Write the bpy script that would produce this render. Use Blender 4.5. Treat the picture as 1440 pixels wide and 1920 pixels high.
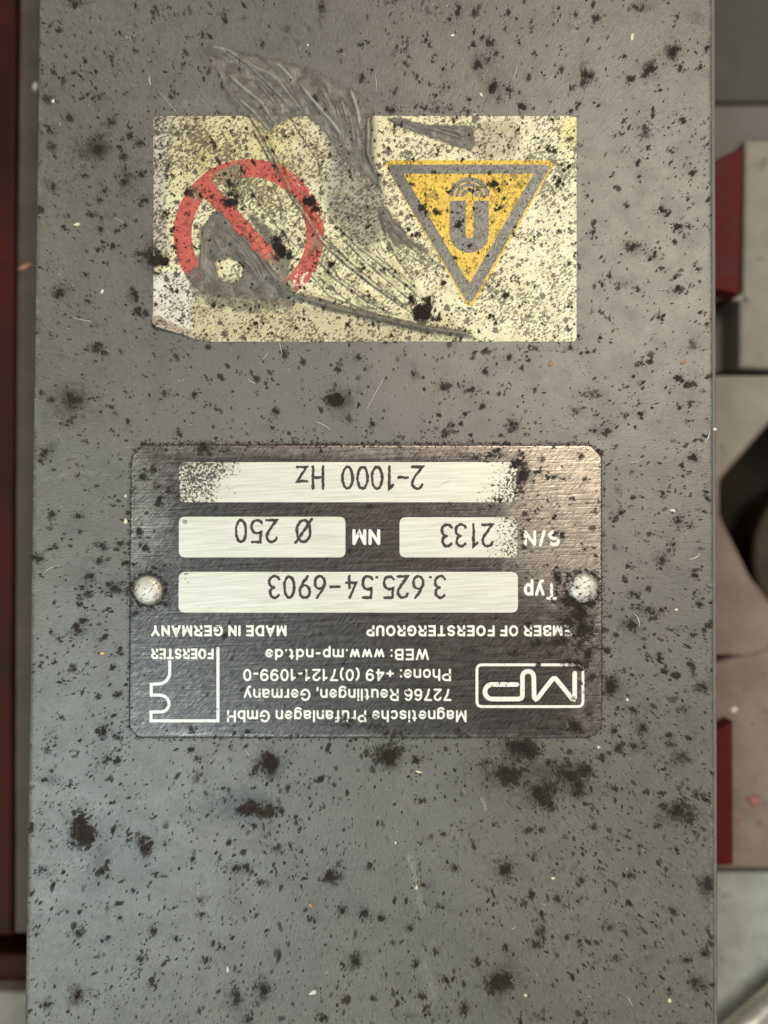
import bpy, bmesh, math
import numpy as np
from mathutils import Vector, Matrix

rng = np.random.default_rng(7)
for o in list(bpy.data.objects):
    bpy.data.objects.remove(o)
scene = bpy.context.scene
C = scene.collection

# ------------------------------------------------------------------ camera
S = 1e-4                      # one unit of the drawing (photo pixel) = 0.1 mm
D = 0.21
TILT = math.radians(1.25)
cam_d = bpy.data.cameras.new("camera")
cam = bpy.data.objects.new("camera", cam_d)
C.objects.link(cam)
CAM = Vector((0, -D * math.sin(TILT), D * math.cos(TILT)))
cam.location = CAM
cam.rotation_euler = (TILT, 0, 0)
cam_d.sensor_fit = 'HORIZONTAL'
cam_d.sensor_width = 36
cam_d.lens = 36 * D / (1440 * S)
cam_d.clip_start = 0.005
cam_d.clip_end = 20
cam_d.dof.use_dof = True
cam_d.dof.focus_distance = D
cam_d.dof.aperture_fstop = 6.5
scene.camera = cam

# ------------------------------------------------------------------ light
w = bpy.data.worlds.new("World")
scene.world = w
w.use_nodes = True
bg = w.node_tree.nodes["Background"]
bg.inputs[0].default_value = (1.0, 0.98, 0.94, 1)
bg.inputs[1].default_value = 0.25


def area(name, loc, target, size, size_y, power, col):
    l = bpy.data.lights.new(name, 'AREA')
    l.shape = 'RECTANGLE'
    l.size, l.size_y = size, size_y
    l.energy = power
    l.color = col
    o = bpy.data.objects.new(name, l)
    C.objects.link(o)
    o.location = loc
    d = Vector(target) - Vector(loc)
    o.rotation_euler = d.to_track_quat('-Z', 'Y').to_euler()
    return o


area("workshop_ceiling_lamp", (0.21, 0.21, 0.70), (0.0, 0.0, 0), 0.24, 0.24, 4.1, (1.0, 0.87, 0.68))
area("window_light", (-0.215, -0.20, 0.60), (0, -0.02, 0), 0.22, 0.22, 2.05, (0.74, 0.94, 1.0))

scene.view_settings.view_transform = 'Standard'
scene.view_settings.look = 'None'
scene.view_settings.exposure = -0.06
scene.view_settings.gamma = 1.0
scene.render.engine = 'CYCLES'
scene.cycles.max_bounces = 5
scene.cycles.transparent_max_bounces = 12

# ------------------------------------------------------------------ pixel of the drawing -> point on a level plane
ct, st = math.cos(TILT), math.sin(TILT)


def P(u, v, z=0.0):
    """points (u, v) of the drawing on the level z (metres); numpy in, (n,3) out"""
    u = np.asarray(u, float)
    v = np.asarray(v, float)
    z = np.broadcast_to(np.asarray(z, float), np.broadcast(u, v).shape)
    dx = (u - 720) * S
    dy0 = (960 - v) * S
    dy = dy0 * ct + D * st
    dz = dy0 * st - D * ct
    t = (z - CAM.z) / dz
    return np.stack([CAM.x + dx * t, CAM.y + dy * t, z + 0 * dx], -1)


def PT(u, v, h):
    """top-surface point: footprint from the z=0 plane, raised by h drawing units"""
    p = P(u, v, 0.0)
    p = np.array(p)
    p[..., 2] = np.asarray(h, float) * S
    return p


# ------------------------------------------------------------------ materials
def srgb(r, g, b):
    f = lambda c: (c / 255 / 12.92) if c / 255 <= 0.04045 else ((c / 255 + 0.055) / 1.055) ** 2.4
    return (f(r), f(g), f(b), 1)


class NT:
    def __init__(self, name):
        self.m = bpy.data.materials.new(name)
        self.m.use_nodes = True
        self.t = self.m.node_tree
        self.b = self.t.nodes["Principled BSDF"]
        tc = self.t.nodes.new("ShaderNodeTexCoord")
        self.px = self.vm('SCALE', tc.outputs["Object"], scale=1 / S)

    def put(self, sock, val):
        if val is None:
            return
        if isinstance(val, bpy.types.NodeSocket):
            self.t.links.new(val, sock)
        else:
            sock.default_value = val

    def vm(self, op, a, b=None, scale=None):
        n = self.t.nodes.new("ShaderNodeVectorMath")
        n.operation = op
        self.put(n.inputs[0], a)
        if b is not None:
            self.put(n.inputs[1], b)
        if scale is not None:
            self.put(n.inputs["Scale"], scale)
        return n.outputs["Value"] if op in ('LENGTH', 'DOT_PRODUCT') else n.outputs[0]

    def ma(self, op, a, b=None, c=None, clamp=False):
        n = self.t.nodes.new("ShaderNodeMath")
        n.operation = op
        n.use_clamp = clamp
        self.put(n.inputs[0], a)
        if b is not None:
            self.put(n.inputs[1], b)
        if c is not None:
            self.put(n.inputs[2], c)
        return n.outputs[0]

    def noise(self, vec, scale, detail=2.0, rough=0.5, dist=0.0, color=False):
        n = self.t.nodes.new("ShaderNodeTexNoise")
        self.put(n.inputs["Vector"], vec)
        n.inputs["Scale"].default_value = scale
        n.inputs["Detail"].default_value = detail
        n.inputs["Roughness"].default_value = rough
        n.inputs["Distortion"].default_value = dist
        return n.outputs["Color" if color else "Fac"]

    def voro(self, vec, scale, feature='F1', rand=1.0, out="Distance"):
        n = self.t.nodes.new("ShaderNodeTexVoronoi")
        n.feature = feature
        self.put(n.inputs["Vector"], vec)
        n.inputs["Scale"].default_value = scale
        n.inputs["Randomness"].default_value = rand
        return n.outputs[out]

    def ramp(self, x, lo, hi, a=0.0, b=1.0):
        n = self.t.nodes.new("ShaderNodeMapRange")
        n.interpolation_type = 'SMOOTHSTEP'
        n.clamp = True
        self.put(n.inputs[0], x)
        n.inputs[1].default_value = lo
        n.inputs[2].default_value = hi
        n.inputs[3].default_value = a
        n.inputs[4].default_value = b
        return n.outputs[0]

    def mix(self, f, a, b, mode='MIX'):
        n = self.t.nodes.new("ShaderNodeMix")
        n.data_type = 'RGBA'
        n.blend_type = mode
        self.put(n.inputs[0], f)
        self.put(n.inputs[6], a)
        self.put(n.inputs[7], b)
        return n.outputs[2]

    def attr(self, name, out="Fac"):
        n = self.t.nodes.new("ShaderNodeAttribute")
        n.attribute_name = name
        return n.outputs[out]

    def along(self, vec, deg, a, b):
        """coordinates turned so that x runs along direction deg; a, b = frequency along and across"""
        n = self.t.nodes.new("ShaderNodeVectorRotate")
        n.rotation_type = 'Z_AXIS'
        self.put(n.inputs["Vector"], vec)
        n.inputs["Angle"].default_value = -math.radians(deg)
        return self.vm('MULTIPLY', n.outputs[0], (a, b, 1))

    def bump(self, h, dist, strength=1.0, normal=None):
        n = self.t.nodes.new("ShaderNodeBump")
        n.inputs["Strength"].default_value = strength
        n.inputs["Distance"].default_value = dist * S
        self.put(n.inputs["Height"], h)
        if normal is not None:
            self.put(n.inputs["Normal"], normal)
        return n.outputs[0]

    def done(self, col=None, rough=None, metal=None, normal=None, spec=None):
        self.put(self.b.inputs["Base Color"], col)
        self.put(self.b.inputs["Roughness"], rough)
        self.put(self.b.inputs["Metallic"], metal)
        self.put(self.b.inputs["Normal"], normal)
        if spec is not None:
            self.put(self.b.inputs["Specular IOR Level"], spec)
        return self.m


def streaks(n):
    """scuff grain that fans out over the panel from its wiped middle; returns (noise, strength)"""
    sep = n.t.nodes.new("ShaderNodeSeparateXYZ")
    n.put(sep.inputs[0], n.px)
    r = n.vm('LENGTH', n.px)
    th = n.ma('ARCTAN2', sep.outputs[1], sep.outputs[0])
    cmb = n.t.nodes.new("ShaderNodeCombineXYZ")
    n.put(cmb.inputs[0], n.ma('MULTIPLY', th, 210.0))
    n.put(cmb.inputs[1], n.ma('MULTIPLY', r, 0.075))
    return n.noise(cmb.outputs[0], 1.0, 2.0, 0.55), n.ramp(r, 150, 650), cmb.outputs[0]


def mat_paint():
    n = NT("grey_machine_paint")
    big = n.noise(n.px, 0.0035, 2)
    mid = n.noise(n.px, 0.02, 3, 0.6)
    fine = n.noise(n.px, 0.22, 2, 0.6)
    sv, sf, sc = streaks(n)
    col = n.mix(n.ramp(big, 0.3, 0.7), (0.124, 0.117, 0.101, 1), (0.150, 0.140, 0.119, 1))
    col = n.mix(n.ramp(mid, 0.42, 0.75, 0, 0.5), col, (0.088, 0.081, 0.070, 1))
    grain = n.ma('ADD', n.ma('MULTIPLY', n.ma('SUBTRACT', fine, 0.5), 0.40),
                 n.ma('MULTIPLY', n.ma('MULTIPLY', n.ma('SUBTRACT', sv, 0.5), sf), 0.75))
    col = n.mix(1.0, col, n.vm('SCALE', (1, 1, 1), scale=n.ma('ADD', grain, 1.0)), 'MULTIPLY')
    # little dark flecks of baked-on dust, lengthened along the scuffs
    fl = n.noise(n.vm('ADD', sc, (31.7, 5.1, 0)), 0.42, 3, 0.6)
    patch = n.noise(n.px, 0.011, 3, 0.6)
    thr = n.ma('ADD', fl, n.ma('MULTIPLY', n.ma('SUBTRACT', patch, 0.5), 0.28))
    col = n.mix(n.ma('MULTIPLY', n.ramp(thr, 0.61, 0.73), n.ma('MULTIPLY', sf, 0.6)), col, (0.04, 0.035, 0.031, 1))
    fl2 = n.noise(n.px, 0.10, 3, 0.65)
    thr2 = n.ma('ADD', fl2, n.ma('MULTIPLY', n.ma('SUBTRACT', patch, 0.5), 0.35))
    col = n.mix(n.ramp(thr2, 0.62, 0.74, 0, 0.65), col, (0.045, 0.038, 0.033, 1))
    # soft stains where the panel has them
    sta = n.attr("stain")
    rag = n.ma('ADD', n.ma('MULTIPLY', n.ma('SUBTRACT', n.noise(n.px, 0.13, 4, 0.7), 0.5), 1.1), sta)
    col = n.mix(n.ramp(rag, 0.20, 0.78, 0, 0.86), col, (0.032, 0.026, 0.022, 1))
    # faint pale rub marks, with the left edge's painted highlight
    rub = n.noise(n.vm('ADD', sc, (3.7, 55.1, 0)), 0.8, 2, 0.6)
    col = n.mix(n.ma('MULTIPLY', n.ramp(rub, 0.68, 0.82), n.ma('MULTIPLY', sf, 0.55)), col, (0.42, 0.41, 0.37, 1))
    rb = n.ma('MULTIPLY', n.attr("rub"), n.ramp(sv, 0.30, 0.70, 0.1, 1.2))
    col = n.mix(n.ma('MULTIPLY', rb, 0.55, clamp=True), col, (0.34, 0.345, 0.31, 1))
    h = n.ma('ADD', n.ma('MULTIPLY', fine, 0.6), n.ma('MULTIPLY', sv, sf))
    bmp = n.bump(h, 0.7, 0.4)
    return n.done(col, n.ramp(mid, 0.2, 0.8, 0.37, 0.43), 0.0, bmp, 0.55)


def mat_plain(name, c1, c2, rough=0.6, metal=0.0, scale=0.05, bumpd=2.0, spot=None, spec=0.5):
    n = NT(name)
    a = n.noise(n.px, scale, 4, 0.6)
    col = n.mix(n.ramp(a, 0.3, 0.7), c1, c2)
    if spot is not None:
        b = n.noise(n.px, scale * 3.1, 3, 0.65)
        col = n.mix(n.ramp(b, 0.6, 0.72, 0, 0.8), col, spot)
    return n.done(col, n.ramp(a, 0.2, 0.8, rough - 0.08, rough + 0.1), metal, n.bump(a, bumpd, 0.6), spec)


def mat_grime():
    n = NT("baked_on_dust")
    s = n.attr("shade")
    col = n.mix(s, (0.020, 0.016, 0.014, 1), (0.066, 0.054, 0.046, 1))
    f = n.noise(n.px, 0.4, 2)
    col = n.mix(n.ramp(f, 0.4, 0.75, 0, 0.5), col, (0.075, 0.062, 0.052, 1))
    al = n.ma('MULTIPLY', n.attr("cover"), n.ramp(n.noise(n.px, 0.3, 3, 0.65), 0.25, 0.6, 0.45, 1.15), clamp=True)
    n.put(n.b.inputs["Alpha"], al)
    return n.done(col, 0.9, 0.0, n.bump(f, 1.0, 0.6), 0.15)


def mat_plate():
    n = NT("dark_anodised_aluminium")
    v1 = n.along(n.px, 48, 0.055, 0.50)
    br = n.noise(v1, 1.0, 2, 0.6)
    v2 = n.along(n.px, 2, 0.012, 0.22)
    br2 = n.noise(v2, 1.0, 2, 0.6)
    col = n.mix(n.ramp(br, 0.35, 0.7), (0.048, 0.041, 0.039, 1), (0.125, 0.111, 0.105, 1))
    col = n.mix(n.ramp(br2, 0.5, 0.8, 0, 0.35), col, (0.10, 0.095, 0.09, 1))
    wear = n.attr("wear")
    ragw = n.ma('ADD', wear, n.ma('MULTIPLY', n.ma('SUBTRACT', n.noise(n.px, 0.05, 4, 0.65), 0.5), 0.9))
    wc = n.mix(n.ramp(br, 0.3, 0.7), (0.17, 0.148, 0.13, 1), (0.34, 0.305, 0.27, 1))
    col = n.mix(n.ramp(ragw, 0.25, 0.95, 0, 0.85), col, wc)
    sta = n.attr("stain")
    rag = n.ma('ADD', n.ma('MULTIPLY', n.ma('SUBTRACT', n.noise(n.px, 0.13, 4, 0.7), 0.5), 1.1), sta)
    sm = n.ramp(rag, 0.30, 0.85, 0, 0.9)
    col = n.mix(sm, col, (0.032, 0.027, 0.024, 1))
    dn = n.noise(n.px, 0.12, 3, 0.65)
    col = n.mix(n.ramp(n.ma('ADD', dn, n.ma('MULTIPLY', wear, 0.05)), 0.66, 0.74, 0, 0.8), col, (0.03, 0.026, 0.024, 1))
    bmp = n.bump(br, 0.8, 0.6)
    bmp = n.bump(br2, 0.8, 0.4, bmp)
    metal = n.ma('SUBTRACT', 0.85, n.ma('MULTIPLY', sm, 0.85))
    return n.done(col, n.ramp(br2, 0.2, 0.8, 0.24, 0.38), metal, bmp, 0.5)


def mat_field():
    n = NT("bare_brushed_aluminium")
    br = n.noise(n.along(n.px, 3, 0.012, 0.3), 1.0, 3, 0.6)
    br2 = n.noise(n.along(n.px, 25, 0.02, 0.25), 1.0, 3, 0.6)
    col = n.mix(n.ramp(br, 0.3, 0.75), (0.74, 0.735, 0.645, 1), (0.57, 0.56, 0.475, 1))
    col = n.mix(n.ramp(br2, 0.62, 0.76, 0, 0.55), col, (0.45, 0.42, 0.34, 1))
    wear = n.attr("wear")
    pit = n.noise(n.px, 0.21, 3, 0.7)
    pm = n.ramp(n.ma('ADD', pit, n.ma('MULTIPLY', n.ma('SUBTRACT', wear, 0.5), 0.34)), 0.60, 0.66)
    col = n.mix(n.ramp(wear, 0.2, 0.9, 0, 0.45), col, (0.66, 0.62, 0.48, 1))
    col = n.mix(n.ma('MULTIPLY', pm, 0.93), col, (0.05, 0.042, 0.036, 1))
    return n.done(col, n.ma('ADD', 0.4, n.ma('MULTIPLY', pm, 0.4)), n.ma('MULTIPLY', n.ma('SUBTRACT', 1.0, pm), 0.12), n.bump(n.ma('SUBTRACT', n.ma('MULTIPLY', br, 0.5), pm), 1.0, 0.5), 0.5)


def mat_print_white():
    n = NT("bare_metal_lettering")
    a = n.noise(n.px, 0.2, 2)
    col = n.mix(n.ramp(a, 0.55, 0.75, 0, 0.5), (0.84, 0.83, 0.76, 1), (0.5, 0.47, 0.4, 1))
    wear = n.attr("wear")
    b = n.noise(n.px, 0.17, 3, 0.65)
    pm = n.ramp(n.ma('ADD', b, n.ma('MULTIPLY', n.ma('SUBTRACT', wear, 0.5), 0.45)), 0.62, 0.68)
    col = n.mix(n.ma('MULTIPLY', pm, 0.95), col, (0.06, 0.05, 0.045, 1))
    return n.done(col, 0.45, 0.1, None, 0.5)


def mat_engrave():
    n = NT("burnt_engraving")
    a = n.noise(n.px, 0.25, 2)
    col = n.mix(a, (0.040, 0.032, 0.030, 1), (0.105, 0.085, 0.078, 1))
    return n.done(col, 0.8, 0, None, 0.3)


def sticker_pits(n, amount=1.0):
    a = n.noise(n.along(n.px, 40, 0.7, 1.15), 0.20, 3, 0.68)
    big = n.noise(n.px, 0.012, 2)
    thr = n.ma('ADD', a, n.ma('MULTIPLY', n.ma('SUBTRACT', big, 0.5), 0.34))
    thr = n.ma('ADD', thr, n.ma('MULTIPLY', n.ma('SUBTRACT', n.attr("wear"), 0.3), 0.10))
    p1 = n.ramp(thr, 0.54, 0.60, 0, 0.92 * amount)
    wob = n.vm('SCALE', n.noise(n.px, 0.22, 3, 0.7, color=True), scale=17.0)
    vv = n.vm('ADD', n.px, wob)
    p2 = None
    for sc_, lim in ((0.055, 0.38), (0.10, 0.52)):
        d = n.voro(vv, sc_)
        c = n.voro(vv, sc_, out="Color")
        sp = n.t.nodes.new("ShaderNodeSeparateColor")
        n.put(sp.inputs[0], c)
        lm = n.ma('MULTIPLY', n.ma('POWER', sp.outputs[0], 2.2), lim)
        q = n.ramp(n.ma('SUBTRACT', lm, d), 0.0, 0.05, 0, 0.92 * amount)
        p2 = q if p2 is None else n.ma('MAXIMUM', p2, q)
    return n.ma('MAXIMUM', n.ma('MULTIPLY', p1, 0.86), p2), a


def mat_sticker():
    n = NT("grimy_cream_vinyl")
    tint = n.attr("tint", "Color")
    pm, a = sticker_pits(n)
    v = n.noise(n.px, 0.03, 4, 0.65)
    col = n.mix(n.ramp(v, 0.35, 0.7, 0, 0.55), tint, n.mix(1.0, tint, (0.62, 0.55, 0.42, 1), 'MULTIPLY'))
    w2 = n.noise(n.px, 0.16, 2, 0.6)
    col = n.mix(n.ramp(w2, 0.55, 0.72, 0, 0.30), col, (0.88, 0.86, 0.78, 1))
    rag = n.ma('ADD', n.attr("dirt_shade"), n.ma('MULTIPLY', n.ma('SUBTRACT', n.noise(n.px, 0.07, 5, 0.72), 0.5), 1.5))
    dm = n.ramp(rag, 0.3, 0.85, 0, 0.88)
    col = n.mix(dm, col, n.mix(n.ramp(v, 0.3, 0.7), (0.055, 0.050, 0.042, 1), (0.135, 0.125, 0.103, 1)))
    col = n.mix(n.ma('MULTIPLY', pm, n.ma('SUBTRACT', 1.0, n.ma('MULTIPLY', dm, 0.5))), col, (0.045, 0.036, 0.024, 1))
    bm = n.bump(n.ma('SUBTRACT', n.ma('MULTIPLY', a, 0.5), n.ma('MULTIPLY', pm, 0.6)), 1.6, 0.7)
    return n.done(col, 0.42, 0, bm, 0.5)


def mat_ink(name, c1, c2, pitcol, faded, amount=1.0, rough=0.4):
    n = NT(name)
    v = n.noise(n.px, 0.05, 4, 0.65)
    col = n.mix(n.ramp(v, 0.3, 0.7), c1, c2)
    rag = n.ma('ADD', n.attr("dirt_shade"), n.ma('MULTIPLY', n.ma('SUBTRACT', n.noise(n.px, 0.07, 5, 0.72), 0.5), 1.4))
    col = n.mix(n.ramp(rag, 0.3, 0.8, 0, 0.85), col, faded)
    pm, a = sticker_pits(n, amount)
    col = n.mix(pm, col, pitcol)
    fl = n.noise(n.vm('ADD', n.px, (400, 90, 0)), 0.09, 3, 0.7)
    col = n.mix(n.ramp(n.ma('ADD', fl, n.ma('MULTIPLY', n.attr("chip"), 0.25)), 0.74, 0.78, 0, 0.9), col, (0.85, 0.78, 0.62, 1))
    n.put(n.b.inputs["Alpha"], n.ramp(rag, 0.55, 0.95, 1.0, 0.12))
    bm = n.bump(n.ma('SUBTRACT', n.ma('MULTIPLY', a, 0.5), n.ma('MULTIPLY', pm, 0.5)), 1.4, 0.7)
    return n.done(col, rough, 0, bm, 0.5)


def mat_film():
    n = NT("torn_grey_laminate")
    v = n.noise(n.along(n.px, -50, 0.010, 0.06), 1.0, 3, 0.6)
    f = n.noise(n.px, 0.2, 3, 0.6)
    cre = n.attr("crest")
    col = n.mix(n.ramp(v, 0.3, 0.7), (0.105, 0.097, 0.081, 1), (0.235, 0.22, 0.18, 1))
    col = n.mix(n.ramp(f, 0.62, 0.75, 0, 0.6), col, (0.06, 0.053, 0.045, 1))
    col = n.mix(n.ramp(cre, 0.25, 0.85, 0, 0.75), col, (0.44, 0.43, 0.365, 1))  # pale fold crests: highlights painted into the laminate colour
    bm = n.bump(v, 3.0, 0.5)
    bm = n.bump(f, 1.5, 0.6, bm)
    op = n.ma('MULTIPLY', n.attr("fade"), n.ramp(n.ma('ADD', n.noise(n.px, 0.05, 4, 0.65), n.ma('MULTIPLY', cre, 0.2)), 0.3, 0.65, 0.35, 1.0))
    n.put(n.b.inputs["Alpha"], op)
    return n.done(col, n.ramp(f, 0.3, 0.7, 0.28, 0.5), 0, bm, 0.5)


def mat_rivet():
    n = NT("aluminium_rivet")
    f = n.noise(n.along(n.px, 35, 0.6, 1), 0.16, 3, 0.65)
    v = n.noise(n.px, 0.05, 2)
    col = n.mix(n.ramp(v, 0.3, 0.7), (0.55, 0.52, 0.45, 1), (0.70, 0.67, 0.59, 1))
    pm = n.ramp(f, 0.555, 0.64, 0, 0.9)
    col = n.mix(pm, col, (0.06, 0.05, 0.04, 1))
    return n.done(col, 0.45, 0.3, n.bump(f, -1.6, 0.8), 0.5)


M = {}
M['paint'] = mat_paint()
M['grime'] = mat_grime()
M['plate'] = mat_plate()
M['field'] = mat_field()
M['white'] = mat_print_white()
M['engrave'] = mat_engrave()
M['sticker'] = mat_sticker()
M['film'] = mat_film()
M['rivet'] = mat_rivet()
M['red_ink'] = mat_ink("worn_red_ink", (0.60, 0.11, 0.078, 1), (0.46, 0.085, 0.064, 1), (0.12, 0.025, 0.02, 1), (0.235, 0.175, 0.13, 1), 0.8)
M['yellow_ink'] = mat_ink("signal_yellow_ink", (0.80, 0.535, 0.045, 1), (0.70, 0.43, 0.03, 1), (0.07, 0.04, 0.01, 1), (0.25, 0.18, 0.10, 1), 0.8)
M['black_ink'] = mat_ink("faded_black_ink", (0.10, 0.097, 0.092, 1), (0.145, 0.14, 0.13, 1), (0.045, 0.04, 0.035, 1), (0.09, 0.08, 0.07, 1), 0.55, 0.3)
M['body'] = mat_plain("grey_body_paint", (0.13, 0.128, 0.115, 1), (0.17, 0.165, 0.148, 1), 0.55)
M['white_chip'] = mat_plain("white_chip", (0.62, 0.61, 0.55, 1), (0.82, 0.81, 0.76, 1), 0.35, 0.1, 0.25)
M['cream_chip'] = mat_plain("cream_chip", (0.80, 0.74, 0.55, 1), (0.70, 0.63, 0.42, 1), 0.4, 0.1, 0.2)
M['orange_chip'] = mat_plain("orange_chip", (0.52, 0.27, 0.14, 1), (0.40, 0.18, 0.09, 1), 0.5, 0.0, 0.2)
M['pink_chip'] = mat_plain("pink_paint", (0.36, 0.13, 0.11, 1), (0.26, 0.12, 0.10, 1), 0.6, 0, 0.1)
M['gold_chip'] = mat_plain("brass_chip", (0.90, 0.62, 0.25, 1), (0.85, 0.55, 0.2, 1), 0.35, 0.2, 0.2)
M['steel'] = mat_plain("bright_swarf", (0.46, 0.455, 0.42, 1), (0.66, 0.65, 0.60, 1), 0.32, 0.4, 0.3)


# ------------------------------------------------------------------ object helpers
def link_mesh(name, me, m, parent=None):
    o = bpy.data.objects.new(name, me)
    C.objects.link(o)
    if m is not None:
        me.materials.append(m)
    if parent is not None:
        o.parent = parent
        if parent.type == 'EMPTY':
            o.location = -parent.location        # drawing coordinates stay world coordinates
    return o


def mesh_np(name, verts, faces, smooth=False):
    """faces: (n,k) int array or list of lists"""
    me = bpy.data.meshes.new(name)
    verts = np.asarray(verts, np.float32).reshape(-1, 3)
    if isinstance(faces, np.ndarray):
        k = faces.shape[1]
        loops = faces.ravel().astype(np.int32)
        starts = np.arange(0, len(loops), k, dtype=np.int32)
    else:
        loops = np.concatenate([np.asarray(f, np.int32) for f in faces])
        ln = np.array([len(f) for f in faces])
        starts = np.concatenate([[0], np.cumsum(ln)[:-1]]).astype(np.int32)
    me.vertices.add(len(verts))
    me.vertices.foreach_set("co", verts.ravel())
    me.loops.add(len(loops))
    me.loops.foreach_set("vertex_index", loops)
    me.polygons.add(len(starts))
    me.polygons.foreach_set("loop_start", starts)
    me.update(calc_edges=True)
    me.validate()
    if smooth:
        me.polygons.foreach_set("use_smooth", np.ones(len(me.polygons), bool))
    return me


def add_attr(me, name, vals):
    vals = np.asarray(vals, np.float32)
    if vals.ndim == 1:
        a = me.attributes.new(name, 'FLOAT', 'POINT')
        a.data.foreach_set("value", vals)
    else:
        a = me.attributes.new(name, 'FLOAT_COLOR', 'POINT')
        if vals.shape[1] == 3:
            vals = np.concatenate([vals, np.ones((len(vals), 1), np.float32)], 1)
        a.data.foreach_set("color", vals.ravel())


def grid_faces(nu, nv):
    """vertex index = j*nu + i, j runs down the drawing (v), i to the right; normals up"""
    i, j = np.meshgrid(np.arange(nu - 1), np.arange(nv - 1))
    a = (j * nu + i).ravel()
    return np.stack([a, a + nu, a + nu + 1, a + 1], 1)


def recenter(o, base=True):
    me = o.data
    co = np.empty(len(me.vertices) * 3, np.float32)
    me.vertices.foreach_get("co", co)
    co = co.reshape(-1, 3)
    c = (co.min(0) + co.max(0)) / 2
    if base:
        c[2] = co[:, 2].min()
    me.vertices.foreach_set("co", (co - c).ravel())
    me.update()
    o.location = tuple(float(x) for x in c)
    return o


def tag(o, label, cat=None, group=None, kind=None):
    if label:
        o["label"] = label
    if cat:
        o["category"] = cat
    if group:
        o["group"] = group
    if kind:
        o["kind"] = kind
    return o


def smoothstep(x, a, b):
    t = np.clip((x - a) / (b - a), 0, 1)
    return t * t * (3 - 2 * t)


def poly_dist(u, v, pts, signed=False):
    """distance of every (u,v) to a polyline, and the parameter 0..1 along it"""
    u = np.asarray(u, float)
    v = np.asarray(v, float)
    best = np.full(u.shape, 1e9)
    par = np.zeros(u.shape)
    sgn = np.ones(u.shape)
    pts = np.asarray(pts, float)
    seg = np.hypot(*(pts[1:] - pts[:-1]).T)
    acc = np.concatenate([[0], np.cumsum(seg)])
    for k in range(len(seg)):
        a, b = pts[k], pts[k + 1]
        d = b - a
        t = np.clip(((u - a[0]) * d[0] + (v - a[1]) * d[1]) / (d @ d), 0, 1)
        q = np.hypot(u - a[0] - t * d[0], v - a[1] - t * d[1])
        m = q < best
        best = np.where(m, q, best)
        par = np.where(m, (acc[k] + t * seg[k]) / acc[-1], par)
        sgn = np.where(m, np.sign(d[0] * (v - a[1]) - d[1] * (u - a[0])), sgn)
    return (best, par, sgn) if signed else (best, par)


def in_poly(u, v, pts):
    u = np.asarray(u, float)
    v = np.asarray(v, float)
    ins = np.zeros(u.shape, bool)
    n = len(pts)
    for k in range(n):
        x1, y1 = pts[k]
        x2, y2 = pts[(k + 1) % n]
        if y1 == y2:
            continue
        c = ((y1 > v) != (y2 > v)) & (u < (x2 - x1) * (v - y1) / (y2 - y1) + x1)
        ins ^= c
    return ins


def soft_poly(u, v, pts, soft):
    """1 inside, falling to 0 over `soft` units across the outline"""
    d, _ = poly_dist(u, v, list(pts) + [pts[0]])
    s = np.where(in_poly(u, v, pts), d, -d)
    return smoothstep(s, -soft, soft)


_lat = rng.random((256, 256))


def vnoise(u, v, scale):
    """cheap value noise 0..1 on the drawing"""
    x = np.asarray(u, float) / scale
    y = np.asarray(v, float) / scale
    xi, yi = np.floor(x).astype(int), np.floor(y).astype(int)
    fx, fy = x - xi, y - yi
    fx = fx * fx * (3 - 2 * fx)
    fy = fy * fy * (3 - 2 * fy)
    g = lambda a, b: _lat[a % 256, b % 256]
    return (g(xi, yi) * (1 - fx) + g(xi + 1, yi) * fx) * (1 - fy) + (g(xi, yi + 1) * (1 - fx) + g(xi + 1, yi + 1) * fx) * fy


def round_poly(pts, r, n=6):
    out = []
    k = len(pts)
    for i in range(k):
        p = np.array(pts[i], float)
        a = np.array(pts[i - 1], float) - p
        b = np.array(pts[(i + 1) % k], float) - p
        la, lb = np.hypot(*a), np.hypot(*b)
        a /= la
        b /= lb
        ang = math.acos(np.clip(a @ b, -1, 1))
        rr = r[i] if isinstance(r, (list, tuple)) else r
        t = min(rr / math.tan(ang / 2), la * 0.48, lb * 0.48)
        p0, p1 = p + a * t, p + b * t
        for s in np.linspace(0, 1, n):
            q = (1 - s) ** 2 * p0 + 2 * s * (1 - s) * p + s * s * p1
            out.append(tuple(q))
    return out


def ccw_up(pts):
    """order the outline so that a face on the drawing looks up (drawing v runs down)"""
    a = sum(pts[i - 1][0] * pts[i][1] - pts[i][0] * pts[i - 1][1] for i in range(len(pts)))
    return list(pts) if a < 0 else list(pts)[::-1]


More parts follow.
